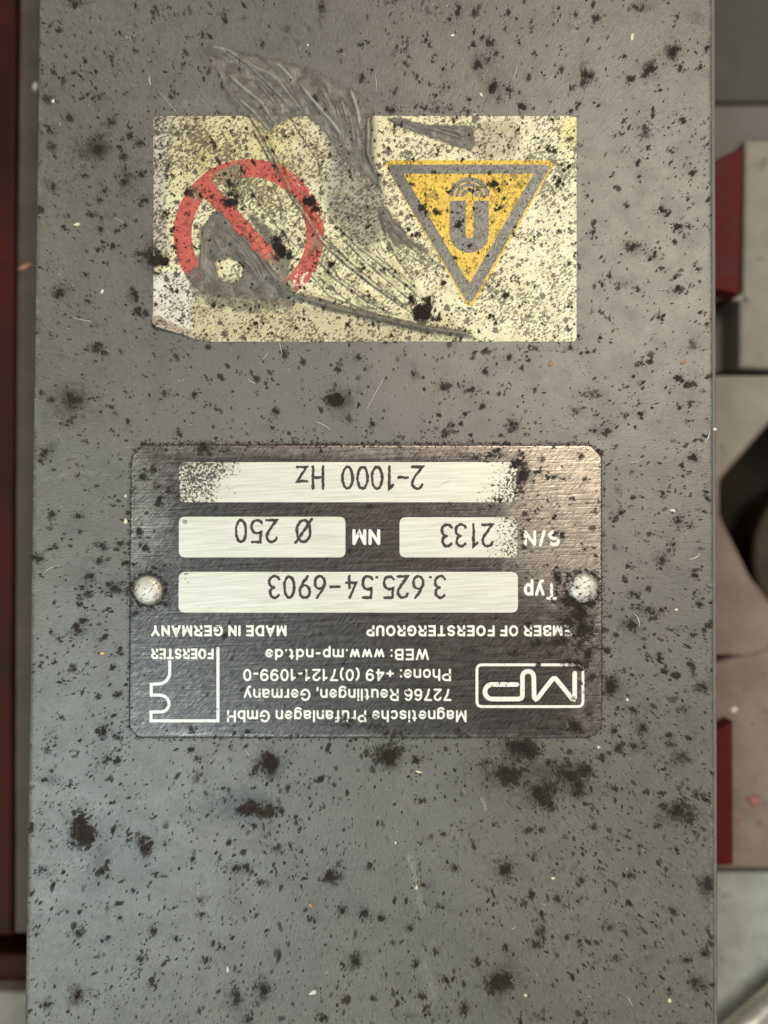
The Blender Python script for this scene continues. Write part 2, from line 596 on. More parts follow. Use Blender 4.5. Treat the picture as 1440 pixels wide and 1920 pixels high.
# ------------------------------------------------------------------ traced marks (drawing units)
# grime patches: u, v, ru, rv, strength
BLOBS = [
    # lower third, left
    (507, 1432, 26, 28, .9), (473, 1514, 46, 20, 1.), (473, 1546, 14, 9, .7), (157, 1560, 32, 38, .85), (271, 1590, 18, 22, .9),
    (196, 1628, 11, 12, .8), (94, 1463, 20, 8, .8), (201, 1422, 13, 12, .7), (371, 1456, 18, 14, .4), (449, 1628, 24, 11, .9),
    (497, 1657, 18, 14, .5), (626, 1645, 22, 20, .7), (201, 1760, 12, 7, .9), (286, 1743, 8, 13, .8), (444, 1869, 13, 20, .85),
    (493, 1857, 17, 20, .85), (665, 1803, 13, 14, .9), (89, 1884, 12, 11, .9), (147, 1866, 28, 30, .35), (82, 1633, 20, 12, .6),
    (726, 1419, 30, 26, .85), (147, 1750, 20, 16, .5), (383, 1801, 12, 9, .6), (262, 1796, 10, 8, .8), (585, 1723, 10, 7, .8),
    (641, 1706, 9, 8, .8), (682, 1713, 11, 9, .8), (692, 1626, 7, 7, .8), (648, 1874, 9, 9, .7), (604, 1910, 10, 9, .8),
    (463, 1910, 9, 9, .8), (376, 1687, 16, 14, .35), (400, 1769, 6, 7, .8), (556, 1541, 10, 12, .6), (600, 1461, 9, 8, .7),
    (284, 1845, 8, 9, .8), (376, 1716, 14, 6, .8), (60, 1550, 8, 14, .7), (370, 1420, 10, 6, .5), (430, 1580, 8, 8, .5),
    (360, 1405, 7, 7, .8), (540, 1480, 14, 10, .5), (128, 1470, 10, 8, .5), (360, 1612, 7, 9, .7), (290, 1640, 8, 7, .8),
    (250, 1670, 6, 6, .8), (225, 1720, 6, 6, .8), (520, 1590, 30, 8, .45), (330, 1760, 8, 6, .6), (500, 1745, 8, 6, .6),
    # lower third, right
    (781, 1423, 12, 8, .8), (971, 1403, 36, 22, 1.), (948, 1452, 38, 22, 1.), (1070, 1452, 30, 25, .95), (1011, 1488, 28, 25, 1.),
    (1084, 1484, 14, 12, .9), (1269, 1524, 30, 22, .85), (1309, 1490, 15, 12, .6), (1278, 1418, 22, 18, .5), (1102, 1443, 9, 9, 1.),
    (946, 1633, 17, 15, .9), (939, 1840, 26, 23, .95), (989, 1558, 16, 9, .55), (1016, 1556, 6, 6, .8), (1325, 1660, 14, 18, .95),
    (1264, 1710, 9, 9, .7), (1305, 1843, 12, 12, .95), (1287, 1800, 9, 7, .9), (1321, 1786, 8, 10, .9), (871, 1890, 9, 10, .9),
    (795, 1865, 9, 9, .7), (853, 1627, 8, 5, .9), (831, 1564, 6, 5, .9), (1016, 1750, 10, 12, .6), (1003, 1773, 12, 8, .7),
    (781, 1804, 7, 8, .8), (894, 1802, 7, 7, .8), (948, 1780, 6, 8, .8), (826, 1700, 11, 5, .8), (1011, 1908, 24, 12, .4),
    (1269, 1592, 10, 8, .4), (1111, 1551, 12, 8, .6), (1142, 1741, 14, 14, .4), (1232, 1545, 6, 9, .7), (1198, 1590, 4, 12, .7),
    (1155, 1480, 14, 8, .5), (1035, 1430, 26, 12, .6), (910, 1430, 24, 12, .6), (1130, 1420, 10, 8, .6), (1190, 1400, 14, 10, .6),
    (790, 1500, 12, 8, .7), (1090, 1650, 7, 6, .8), (1045, 1685, 8, 10, .6), (1085, 1770, 8, 12, .5), (1255, 1860, 6, 10, .7),
    (1160, 1800, 20, 14, .3), (820, 1780, 10, 8, .5), (770, 1740, 7, 7, .7), (715, 1720, 8, 8, .7), (745, 1880, 10, 9, .4),
    (1180, 1640, 10, 16, .35), (1090, 1900, 20, 8, .3), (980, 1690, 16, 10, .35),
    # between sticker and plate
    (181, 652, 14, 9, .95), (196, 662, 9, 6, .9), (138, 751, 17, 15, 1.), (206, 762, 12, 3, .7), (180, 745, 12, 4, .6),
    (636, 751, 24, 22, .95), (534, 664, 7, 13, .7), (517, 771, 7, 7, .95), (364, 741, 6, 7, .9), (335, 814, 8, 7, .7),
    (381, 839, 24, 10, .95), (672, 671, 7, 6, .8), (634, 693, 7, 6, .8), (84, 848, 14, 10, .7), (240, 790, 5, 5, .8),
    (697, 797, 7, 8, .8), (310, 739, 9, 8, .45), (130, 790, 14, 9, .35), (95, 750, 6, 5, .9), (77, 737, 4, 4, .9),
    (260, 585, 8, 11, .6), (249, 553, 9, 14, .8), (113, 550, 13, 13, .8), (166, 565, 8, 4, .7), (272, 587, 9, 9, .7),
    (1115, 737, 18, 12, .7), (1300, 647, 14, 12, .45), (1077, 769, 16, 12, .5), (962, 798, 15, 13, .75), (1273, 708, 12, 10, .8),
    (1294, 724, 14, 10, .6), (1298, 755, 10, 8, .55), (1201, 779, 7, 7, .95), (1172, 780, 7, 6, .6), (833, 724, 14, 9, .6),
    (910, 697, 10, 8, .7), (777, 701, 6, 8, .8), (883, 731, 9, 8, .7), (955, 670, 8, 7, .7), (874, 776, 7, 6, .7),
    (1102, 660, 9, 6, .6), (1201, 681, 7, 5, .8), (1136, 812, 12, 9, .7), (1111, 807, 9, 6, .8), (847, 798, 8, 10, .6),
    (1070, 652, 9, 6, .7), (831, 817, 6, 5, .9), (752, 819, 8, 6, .5), (1300, 858, 10, 10, .95), (1002, 731, 4, 4, .9),
    (1010, 654, 40, 8, .45), (560, 820, 30, 5, .4), (760, 830, 60, 4, .5), (1277, 875, 7, 7, .6), (1240, 595, 7, 9, .9),
    (1268, 545, 12, 11, .6), (1310, 505, 9, 5, .8), (1225, 477, 12, 10, .75), (1185, 462, 15, 12, .95), (1160, 535, 14, 12, .5),
    (1110, 435, 8, 6, .6), (1140, 515, 9, 8, .4), (1330, 703, 10, 8, .6), (1140, 597, 10, 6, .55), (1325, 610, 6, 8, .4),
    (1195, 540, 8, 7, .5), (1127, 530, 5, 5, .9), (1125, 636, 5, 6, .9), (1272, 427, 10, 7, .9), (1290, 425, 6, 5, .8),
    # right margin of the plate
    (1243, 928, 5, 9, .9), (1165, 960, 6, 8, .9), (1150, 973, 7, 6, .8), (1273, 978, 7, 10, .9), (1296, 986, 8, 5, .8),
    (1240, 1050, 12, 10, .95), (1263, 1020, 6, 7, .8), (1253, 1031, 5, 6, .7), (1178, 1061, 5, 5, .9), (1304, 1080, 7, 6, .8),
    (1172, 1087, 5, 6, .9), (1185, 1113, 10, 6, .9), (1194, 1118, 6, 4, .9), (1215, 1145, 16, 8, .85), (1183, 1170, 14, 11, .95),
    (1190, 1140, 14, 4, .8), (1312, 1132, 8, 7, .8), (1155, 1191, 8, 6, .8), (1140, 1220, 14, 10, .5), (1145, 1290, 22, 26, .7),
    (1331, 1173, 7, 7, .8), (1298, 1190, 6, 6, .6), (1262, 1180, 22, 4, .6), (1235, 1233, 8, 8, .6), (1295, 1246, 6, 7, .95),
    (1300, 1262, 5, 9, .9), (1315, 1290, 16, 10, .9), (1205, 1363, 12, 14, .7), (1186, 1332, 12, 9, .7), (1150, 1370, 8, 9, .8),
    (1256, 1380, 12, 8, .7), (1258, 1396, 10, 5, .95), (1160, 1400, 10, 10, .7), (1280, 1330, 12, 6, .8), (1228, 1160, 10, 8, .5),
    (1240, 1145, 7, 5, .8), (1325, 930, 5, 7, .8), (1160, 1330, 10, 5, .6), (1205, 930, 10, 5, .4), (1210, 1000, 20, 10, .3),
    # left margin of the plate
    (97, 968, 10, 9, .8), (147, 968, 9, 6, .85), (72, 1048, 10, 10, .95), (170, 1083, 13, 11, .85), (147, 1183, 16, 10, 1.),
    (157, 1166, 10, 9, .9), (110, 1200, 8, 7, .5), (193, 1025, 8, 9, .95), (188, 1052, 9, 7, 1.), (153, 1102, 9, 5, .95),
    (167, 1111, 9, 5, .9), (148, 1115, 5, 3, .9), (148, 1133, 7, 6, .9), (160, 1140, 5, 3, .9), (214, 1101, 17, 13, .95),
    (236, 1112, 6, 5, .8), (225, 1222, 9, 10, .8), (137, 1253, 10, 10, .4), (193, 1373, 13, 13, 1.), (222, 1382, 12, 12, .6),
    (88, 1408, 15, 12, .5), (212, 1250, 7, 6, .8), (192, 1195, 10, 9, .6), (104, 1025, 9, 6, .7), (149, 997, 4, 4, .95),
    (118, 1010, 4, 3, .9), (183, 1307, 6, 4, .9), (225, 1300, 10, 10, .5), (240, 960, 6, 6, .8), (230, 1020, 14, 9, .5),
    (115, 1345, 6, 4, .9), (145, 892, 6, 4, .8), (75, 862, 8, 5, .8), (103, 1242, 5, 4, .9), (95, 1185, 4, 4, .8),
    # top left
    (143, 5, 22, 10, .7), (185, 279, 19, 13, 1.), (185, 181, 14, 7, .6), (211, 231, 13, 13, .5), (239, 338, 18, 20, .6),
    (263, 327, 7, 7, .8), (262, 269, 9, 6, .95), (232, 294, 8, 8, .7), (140, 136, 7, 4, .8), (118, 153, 4, 7, .7),
    (196, 357, 5, 7, .8), (185, 375, 7, 5, .8), (270, 375, 11, 9, .7), (100, 352, 9, 8, .6), (75, 392, 7, 9, .7),
    (287, 26, 5, 11, .7), (379, 66, 5, 8, .7), (255, 12, 5, 9, .6), (225, 64, 7, 6, .5), (110, 57, 6, 5, .8),
    (89, 185, 6, 5, .9), (131, 222, 8, 8, .5), (97, 275, 7, 6, .8), (160, 330, 9, 5, .7), (92, 245, 9, 10, .4),
    (242, 253, 7, 7, .7), (225, 276, 5, 5, .8), (188, 430, 6, 6, .9), (219, 432, 6, 5, .9), (235, 422, 4, 5, .9),
    (212, 462, 6, 7, .8), (184, 468, 6, 7, .7), (259, 475, 8, 5, .9), (260, 489, 5, 3, .9), (292, 488, 22, 22, 1.),
    (277, 478, 10, 10, .9), (160, 514, 5, 4, .9), (172, 404, 8, 5, .6), (125, 405, 8, 6, .5), (345, 120, 5, 6, .5),
    (390, 135, 9, 9, .5), (420, 30, 8, 14, .6), (352, 70, 4, 6, .5), (318, 15, 10, 6, .3), (325, 175, 5, 8, .6),
    # top middle and right
    (737, 2, 14, 6, .7), (860, 22, 9, 20, .65), (890, 18, 10, 14, .5), (808, 26, 12, 12, .3), (842, 36, 5, 7, .8),
    (603, 14, 6, 14, .7), (678, 83, 6, 5, .8), (640, 95, 5, 4, .7), (743, 90, 4, 8, .8), (757, 93, 3, 4, .8),
    (798, 76, 5, 5, .9), (805, 86, 4, 4, .9), (888, 82, 6, 6, .8), (920, 80, 8, 9, .8), (903, 72, 5, 5, .5),
    (888, 60, 4, 6, .8), (894, 120, 10, 13, .8), (915, 112, 12, 12, .5), (832, 130, 5, 6, .8), (811, 116, 4, 3, .9),
    (817, 104, 4, 3, .8), (676, 146, 8, 8, .8), (697, 131, 4, 5, .8), (742, 172, 8, 11, .4), (838, 163, 12, 7, .4),
    (818, 178, 5, 5, .7), (820, 200, 22, 16, .45), (846, 204, 5, 4, .8), (925, 165, 15, 16, .85), (953, 168, 8, 8, .95),
    (880, 187, 6, 6, .6), (980, 200, 9, 9, .85), (995, 145, 16, 10, .4), (1003, 98, 4, 6, .7), (996, 52, 4, 8, .7),
    (974, 80, 4, 7, .6), (947, 55, 3, 6, .6), (952, 25, 12, 8, .35), (690, 80, 4, 4, .5), (735, 207, 12, 10, .7),
    (780, 200, 6, 8, .6), (797, 203, 5, 5, .7), (875, 208, 12, 8, .4), (1052, 130, 8, 10, .5), (1020, 140, 6, 5, .5),
    (762, 78, 8, 6, .35), (930, 100, 6, 8, .6), (760, 118, 8, 8, .35), (787, 153, 4, 4, .6), (805, 158, 4, 4, .6),
    (1200, 14, 13, 8, .7), (1118, 35, 10, 10, .4), (1260, 97, 16, 16, .85), (1215, 132, 14, 20, .9), (1101, 139, 32, 24, .45),
    (1276, 127, 8, 9, .7), (1182, 146, 9, 8, .7), (1085, 196, 8, 7, .7), (1071, 208, 6, 5, .8), (1210, 250, 16, 16, .6),
    (1224, 217, 6, 8, .7), (1281, 227, 14, 9, .5), (1245, 397, 11, 13, .9), (1269, 425, 9, 7, .95), (1213, 276, 8, 7, .7),
    (1297, 326, 7, 9, .7), (1290, 371, 8, 5, .7), (1170, 106, 6, 6, .8), (1326, 92, 8, 10, .5), (1314, 127, 6, 6, .7),
    (1269, 31, 5, 7, .7), (1100, 368, 6, 3, .9), (1108, 434, 8, 5, .7), (1122, 198, 4, 6, .7), (1195, 305, 12, 9, .35),
    (1238, 170, 5, 6, .6), (1080, 30, 6, 10, .4), (1165, 250, 10, 5, .7), (1260, 285, 6, 8, .6), (1150, 350, 5, 5, .6),
    (1335, 218, 4, 6, .8), (1335, 280, 4, 6, .5), (1198, 332, 5, 5, .7), (1175, 385, 6, 6, .5), (1240, 505, 6, 6, .5),
]
# grime on the plate
PBLOBS = [
    (980, 890, 16, 24, 1.), (966, 868, 12, 14, .9), (930, 852, 26, 9, .85), (1008, 885, 9, 8, .7), (893, 853, 40, 5, .6),
    (885, 858, 12, 6, .8), (935, 936, 14, 6, .95), (925, 948, 30, 4, .6), (385, 842, 26, 10, .9), (430, 846, 20, 5, .5),
    (1044, 1082, 14, 22, .85), (1062, 1125, 26, 12, .85), (1085, 1150, 36, 20, 1.), (1092, 1180, 26, 20, 1.), (1058, 1162, 20, 8, .9),
    (1055, 1205, 40, 12, .7), (1100, 1225, 18, 26, .8), (1080, 1247, 22, 14, .8), (1108, 1270, 12, 16, .7), (1078, 1364, 15, 15, 1.),
    (1056, 1362, 3, 11, .9), (1104, 1330, 14, 20, .5), (276, 1028, 10, 8, .8), (252, 1060, 5, 5, .95), (300, 940, 9, 12, .8),
    (297, 912, 6, 5, .9), (270, 895, 12, 10, .6), (285, 880, 10, 10, .5), (320, 920, 10, 12, .5), (262, 1000, 10, 18, .5),
    (310, 1130, 10, 8, .8), (290, 1066, 22, 8, .6), (1025, 895, 5, 5, .9), (1040, 895, 9, 4, .9), (1055, 900, 6, 4, .8),
    (1070, 935, 7, 4, .9), (1025, 940, 5, 5, .8), (1037, 970, 6, 6, .9), (1052, 1004, 6, 9, .9), (990, 975, 6, 5, .6),
    (978, 1000, 5, 18, .7), (1005, 960, 8, 6, .6), (1040, 1000, 6, 8, .9), (700, 1362, 60, 18, .45), (650, 1345, 40, 10, .3),
    (545, 1378, 40, 5, .5), (690, 1340, 8, 5, .6), (740, 1372, 40, 8, .6), (1090, 855, 8, 8, .6), (1115, 960, 6, 10, .4),
    (335, 930, 6, 5, .8), (340, 905, 4, 4, .7), (980, 925, 8, 6, .6), (1085, 1075, 30, 6, .6), (1120, 1110, 5, 20, .6),
    (965, 1225, 20, 8, .5), (1005, 1205, 18, 8, .6), (360, 1370, 8, 8, .5), (250, 920, 5, 12, .5), (255, 1150, 10, 8, .5),
]
# grime and soot on the sticker
SBLOBS = [
    (797, 588, 22, 24, 1.), (820, 600, 12, 10, .9), (770, 565, 16, 12, .7), (432, 382, 18, 13, 1.), (527, 472, 15, 20, 1.), (520, 452, 18, 12, .8),
    (577, 378, 18, 14, .95), (588, 395, 12, 10, .8), (310, 492, 12, 14, 1.), (312, 400, 6, 8, .95), (357, 362, 14, 9, .9),
    (322, 430, 10, 7, .6), (400, 270, 8, 14, .7), (425, 250, 10, 8, .5), (432, 345, 14, 10, .7), (376, 365, 6, 10, .8),
    (500, 262, 6, 5, .9), (510, 287, 6, 4, .9), (536, 258, 8, 6, .9), (330, 545, 10, 5, .95), (320, 540, 5, 5, .9),
    (340, 605, 8, 6, .7), (400, 572, 8, 8, .8), (480, 608, 7, 7, .95), (555, 615, 6, 6, .6), (570, 598, 6, 4, .9),
    (510, 625, 7, 5, .8), (620, 498, 7, 8, .95), (682, 505, 6, 5, .95), (678, 496, 4, 4, .9), (652, 610, 5, 9, .9),
    (745, 240, 14, 8, .95), (820, 285, 5, 9, .95), (867, 300, 4, 4, .9), (775, 300, 5, 5, .9), (815, 325, 7, 6, .7),
    (925, 345, 10, 10, 1.), (935, 358, 6, 6, .9), (840, 362, 9, 6, .95), (885, 357, 12, 6, .9), (937, 390, 9, 6, .95),
    (930, 395, 6, 4, .9), (820, 397, 12, 9, .8), (790, 388, 10, 12, .8), (800, 398, 8, 8, .8), (860, 417, 14, 10, .85), (887, 393, 5, 7, .9),
    (1060, 315, 12, 8, 1.), (1050, 340, 9, 10, 1.), (1030, 280, 12, 7, .8), (1040, 285, 9, 5, .9), (1065, 262, 10, 7, .7),
    (970, 243, 6, 5, .9), (1035, 225, 4, 4, .9), (1008, 260, 4, 5, .8), (779, 440, 9, 7, 1.), (765, 432, 6, 6, .8),
    (775, 345, 8, 6, .7), (830, 530, 6, 8, .9), (920, 592, 7, 8, 1.), (957, 522, 5, 8, 1.), (935, 533, 8, 4, 1.),
    (950, 555, 8, 8, .7), (1068, 575, 5, 7, .8), (1020, 608, 6, 4, .9), (985, 568, 4, 3, .95), (1000, 445, 4, 6, .8),
    (898, 622, 4, 4, .95), (740, 510, 5, 5, .9), (915, 535, 14, 5, .7), (743, 427, 8, 5, .6), (880, 330, 14, 5, .5),
    (1078, 475, 6, 8, .9), (1085, 500, 7, 8, .7), (655, 330, 5, 6, .9), (655, 407, 5, 4, .9), (690, 425, 5, 5, .7),
    (630, 430, 6, 5, .8), (600, 640, 6, 3, .9), (738, 640, 8, 4, .9), (430, 638, 8, 4, .7), (455, 320, 12, 6, .7), (515, 312, 8, 5, .8),
    (393, 452, 5, 4, .8), (365, 425, 8, 5, .6), (455, 500, 5, 5, .95), (440, 505, 3, 3, .9), (470, 540, 5, 4, .9),
]

# ------------------------------------------------------------------ surface heights (drawing units above the panel)
PLATE_H = 8.0
FILM_H = 1.6
PLATE = round_poly([(247, 857), (270, 835), (1106, 835), (1127, 858), (1127, 1362), (1108, 1381), (262, 1382), (243, 1363)], 9)

RIDGES = [  # path, half-width, height
    ([(418, 131), (440, 176), (470, 216), (500, 262), (547, 365), (605, 452), (650, 493), (702, 534), (760, 574), (800, 598)], 9, 9),
    ([(623, 408), (667, 455), (707, 487), (772, 539), (798, 565)], 8, 9),
    ([(592, 508), (632, 544), (670, 573), (728, 594)], 8, 6),
    ([(520, 545), (576, 562), (626, 578), (684, 592), (742, 606), (801, 618), (859, 626), (905, 634)], 15, 12),
    ([(712, 396), (728, 446), (751, 487), (789, 536)], 7, 7),
    ([(716, 412), (760, 452), (805, 486)], 7, 6),
    ([(703, 202), (690, 229), (690, 292), (704, 322), (726, 372)], 7, 8),
    ([(600, 455), (640, 520), (700, 560)], 7, 4),
    ([(430, 400), (470, 450), (500, 500), (530, 540)], 8, 4),
    ([(510, 330), (530, 380), (532, 440)], 5, 4),
    ([(460, 330), (490, 380), (530, 430), (570, 470)], 6, 4),
]
FRIDGES = [
    ([(418, 131), (452, 163), (492, 196), (520, 240)], 9, 6),
    ([(436, 176), (476, 212), (518, 262)], 8, 6),
    ([(556, 150), (584, 187), (624, 234), (650, 270)], 8, 8),
    ([(653, 158), (664, 190), (671, 212), (676, 250)], 8, 8),
    ([(382, 84), (426, 94), (465, 121), (505, 140), (548, 172)], 9, 5),
    ([(508, 116), (525, 126), (556, 158)], 9, 6),
    ([(703, 202), (690, 229), (690, 292), (704, 322), (726, 372)], 8, 8),
]
_fr = np.random.default_rng(21)
for k_ in range(22):                                   # the fine fan of creases gathered towards the tear
    t_ = k_ / 21.0
    a_ = np.array([430 + 265 * t_, 96 + 100 * t_ ** 1.3]) + _fr.normal(0, 7, 2)
    b_ = np.array([560 + 135 * t_, 232 + 70 * t_]) + _fr.normal(0, 6, 2)
    c_ = a_ * 0.45 + b_ * 0.55 + np.array([8, -10]) * _fr.uniform(0.3, 1.3)
    s0, s1 = _fr.uniform(0, 0.35), _fr.uniform(0.65, 1.0)
    FRIDGES.append(([tuple((1 - q) ** 2 * a_ + 2 * q * (1 - q) * c_ + q * q * b_) for q in np.linspace(s0, s1, 6)], _fr.uniform(4, 8), _fr.uniform(2.0, 5.5)))
for pts_, w_, a_ in [
    ([(470, 228), (510, 300), (548, 360), (588, 408)], 8, 7), ([(530, 300), (575, 370), (618, 432)], 7, 5), ([(612, 440), (660, 490), (720, 540), (776, 580)], 8, 6),
    ([(640, 440), (690, 490), (748, 540), (786, 572)], 7, 6), ([(585, 470), (630, 520), (690, 562), (750, 592)], 8, 6), ([(575, 500), (620, 552), (690, 582)], 7, 5),
    ([(560, 545), (640, 570), (720, 590), (790, 606)], 9, 6), ([(690, 440), (720, 480), (762, 528)], 6, 5), ([(735, 450), (780, 482), (812, 500)], 6, 4), ([(540, 200), (560, 240), (600, 300), (610, 350)], 7, 4)]:
    RIDGES.append((pts_, w_, a_))
TEAR = [(596, 218), (606, 255), (622, 300), (606, 345), (612, 400), (655, 440), (690, 470), (716, 442), (724, 372), (704, 322), (700, 218)]
FILM = [(374, 84), (386, 79), (432, 88), (505, 104), (575, 124), (628, 145), (646, 158), (662, 162), (684, 176), (690, 196), (704, 198), (700, 226), (697, 292),
        (706, 322), (716, 352), (708, 362), (690, 340), (662, 318), (636, 300), (610, 252), (572, 222), (520, 236), (512, 262), (484, 236), (446, 214), (416, 176), (404, 140), (384, 104)]


def ridge_h(u, v, rid):
    h = np.zeros(np.shape(u))
    for pts, wd, am in rid:
        d, t, sg = poly_dist(u, v, pts, True)
        env = np.clip(np.minimum(t / 0.22, (1 - t) / 0.22), 0, 1)
        dd_ = d * np.where(sg > 0, 1.0, 0.42)                     # a steep side and a flap side
        h = np.maximum(h, am * env * np.exp(-(dd_ / (wd * 0.36)) ** 1.35))
    return h


def sticker_vb(u):
    return np.where(u < 385, 612 + (u - 287) * (29 / 98.0), 641.0)


def sticker_h(u, v):
    h = 1.6 + ridge_h(u, v, RIDGES) + 0.8 * (vnoise(u, v, 34) - 0.5)
    c = np.clip((365 - u) / 80, 0, 1) * np.clip((v - 560) / 60, 0, 1)
    flat = smoothstep(u, 800, 830) * smoothstep(-v, -600, -585)
    h = h * (1 - flat) + 1.6 * flat
    return h + 20 * c ** 1.5


def on_sticker(u, v):
    return (u > 290) & (u < 1079) & (v > 219) & (v < sticker_vb(u) - 1)


def surf_h(u, v):
    u = np.asarray(u, float)
    v = np.asarray(v, float)
    h = np.zeros(u.shape)
    h = np.where(in_poly(u, v, PLATE), PLATE_H, h)
    h = np.where(in_poly(u, v, FILM), FILM_H + ridge_h(u, v, FRIDGES), h)
    s = on_sticker(u, v)
    if s.any():
        hs = sticker_h(u, v)
        h = np.where(s, np.maximum(hs, h), h)
    for cu, cv, r in ((280, 1106, 27), (1091, 1102, 28)):
        d = np.hypot(u - cu, v - cv)
        h = np.where(d < r, PLATE_H + 11 * np.sqrt(np.clip(1 - (d / (r * 1.05)) ** 2, 0, 1)) + 1, h)
    return h


def blob_field(u, v, blobs, soft=1.0):
    f = np.zeros(np.shape(u))
    for (bu, bv, ru, rv, s) in blobs:
        m = (np.abs(u - bu) < 3 * ru * soft) & (np.abs(v - bv) < 3 * rv * soft)
        if m.any():
            q = ((u[m] - bu) / (ru * soft)) ** 2 + ((v[m] - bv) / (rv * soft)) ** 2
            f[m] = np.maximum(f[m], s * np.exp(-0.75 * q))
    return f


# ================================================================== SURROUNDINGS (below the housing)
def slab(name, outline, ztop, thick, m, bevel=6.0, parent=None):
    """thick plate with the given outline (drawing units seen at level ztop), bevelled upper edge"""
    pts = ccw_up(outline)
    top = [P(u, v, ztop) for u, v in pts]
    bm = bmesh.new()
    vt = [bm.verts.new(p) for p in top]
    f = bm.faces.new(vt)
    r = bmesh.ops.extrude_face_region(bm, geom=[f])
    vs = [e for e in r['geom'] if isinstance(e, bmesh.types.BMVert)]
    bmesh.ops.translate(bm, verts=vs, vec=(0, 0, -thick))
    bmesh.ops.recalc_face_normals(bm, faces=bm.faces)
    if bevel:
        ed = [e for e in bm.edges if all(abs(x.co.z - ztop) < 1e-7 for x in e.verts)]
        bmesh.ops.bevel(bm, geom=ed, offset=bevel * S, segments=3, affect='EDGES', profile=0.5)
    me = bpy.data.meshes.new(name)
    bm.to_mesh(me)
    bm.free()
    o = link_mesh(name, me, m, parent)
    return o


m_bed = mat_plain("oily_machine_bed", (0.008, 0.006, 0.005, 1), (0.022, 0.017, 0.013, 1), 0.7, 0, 0.01, 6, None, 0.15)
m_flange = mat_plain("dusty_brown_grey_steel", (0.060, 0.042, 0.031, 1), (0.098, 0.072, 0.054, 1), 0.7, 0, 0.012, 4, (0.08, 0.06, 0.05, 1))
m_red = mat_plain("red_machine_enamel", (0.018, 0.005, 0.003, 1), (0.060, 0.010, 0.005, 1), 0.6, 0, 0.004, 4, (0.03, 0.008, 0.006, 1), 0.15)
m_red2 = mat_plain("deep_red_enamel", (0.065, 0.004, 0.003, 1), (0.10, 0.006, 0.004, 1), 0.6, 0, 0.02, 2, None, 0.2)
m_cast = mat_plain("dusty_grey_casting", (0.22, 0.195, 0.155, 1), (0.29, 0.26, 0.21, 1), 0.7, 0, 0.012, 6, (0.14, 0.12, 0.10, 1))
m_cast2 = mat_plain("brown_grey_casting", (0.17, 0.125, 0.096, 1), (0.24, 0.19, 0.152, 1), 0.7, 0, 0.014, 6, (0.10, 0.08, 0.07, 1))
m_dark = mat_plain("dark_green_grey_paint", (0.036, 0.037, 0.028, 1), (0.055, 0.052, 0.04, 1), 0.6, 0, 0.02, 3)
m_blue = mat_plain("pale_blue_grey_paint", (0.27, 0.285, 0.25, 1), (0.37, 0.385, 0.34, 1), 0.55, 0, 0.015, 5, (0.15, 0.16, 0.17, 1))
m_band = mat_plain("dull_grey_paint", (0.115, 0.105, 0.093, 1), (0.15, 0.135, 0.12, 1), 0.65, 0, 0.02, 3)
m_hole = mat_plain("oily_brown_bore", (0.012, 0.008, 0.005, 1), (0.05, 0.033, 0.02, 1), 0.8, 0, 0.012, 4, (0.006, 0.004, 0.003, 1), 0.1)
m_rod = mat_plain("bright_steel_rod", (0.55, 0.53, 0.45, 1), (0.7, 0.68, 0.58, 1), 0.3, 0.7, 0.02, 1)

bed = slab("machine_bed", [(-4000, -4000), (5400, -4000), (5400, 5900), (-4000, 5900)], -0.075, 0.01, m_bed, 0)
tag(bed, None, kind="structure")
recenter(bed)

Z1 = -0.026
o = slab("base_flange", [(37, -120), (220, -120), (220, 1752), (26, 1752), (27, 1250), (30, 640)], Z1, 0.010, m_flange, 8)
tag(recenter(o), "dusty brown-grey steel flange running along the left side of the grey housing", "flange")
o = slab("frame_rail", [(-60, -120), (33, -120), (30, 640), (24, 1300), (24, 1756), (-60, 1756)], -0.034, 0.02, m_red, 10)
tag(recenter(o), "long dark red painted frame rail at the left edge", "rail")
o = slab("red_block", [(-120, 1788), (160, 1788), (160, 1857), (-120, 1857)], -0.036, 0.03, m_red, 8)
tag(recenter(o), "short red painted block below the long red rail, in the bottom left corner", "block")
o = slab("bracket", [(-120, 1860), (160, 1860), (160, 2060), (-120, 2060)], -0.030, 0.012, m_cast, 12)
tag(recenter(o), "pale brown-grey bracket with a light edge in the bottom left corner", "bracket")

# right-hand side
o = slab("dark_panel", [(1250, -140), (1600, -140), (1600, 193), (1250, 193)], -0.050, 0.01, m_dark, 6)
tag(recenter(o), "dark green-grey panel in the top right corner", "panel")
o = slab("grey_bar", [(1250, 196), (1600, 196), (1600, 700), (1250, 700)], -0.044, 0.012, m_band, 6)
tag(recenter(o), "dull grey bar under the dark panel, behind the taller red block", "bar")
o = slab("casting", [(1396, 262), (1600, 262), (1600, 697), (1387, 690), (1387, 560), (1300, 560), (1300, 548), (1392, 556)], -0.034, 0.020, m_cast, 10)
tag(recenter(o), "dusty light grey casting beside the taller red block at the right edge", "casting")
o = slab("red_block", [(1290, 322), (1346, 298), (1391, 274), (1394, 290), (1388, 552), (1290, 534)], -0.028, 0.018, m_red2, 5)
tag(recenter(o), "taller red painted block beside the light grey casting, upper right", "block")

# bored casting: plate with a round hole that runs out of the picture
HC, HR = (1552, 955), 206
m_shaft = mat_plain("oily_brown_steel", (0.016, 0.011, 0.006, 1), (0.075, 0.052, 0.028, 1), 0.6, 0, 0.012, 4, (0.01, 0.007, 0.004, 1), 0.3)
HPOLY = round_poly([(1343, 900), (1343, 968), (1400, 1084), (1440, 1134), (1510, 1190), (1594, 1190), (1664, 1134), (1758, 968), (1758, 900), (1664, 787), (1594, 732), (1510, 732), (1440, 787), (1400, 833)], 26, 8)


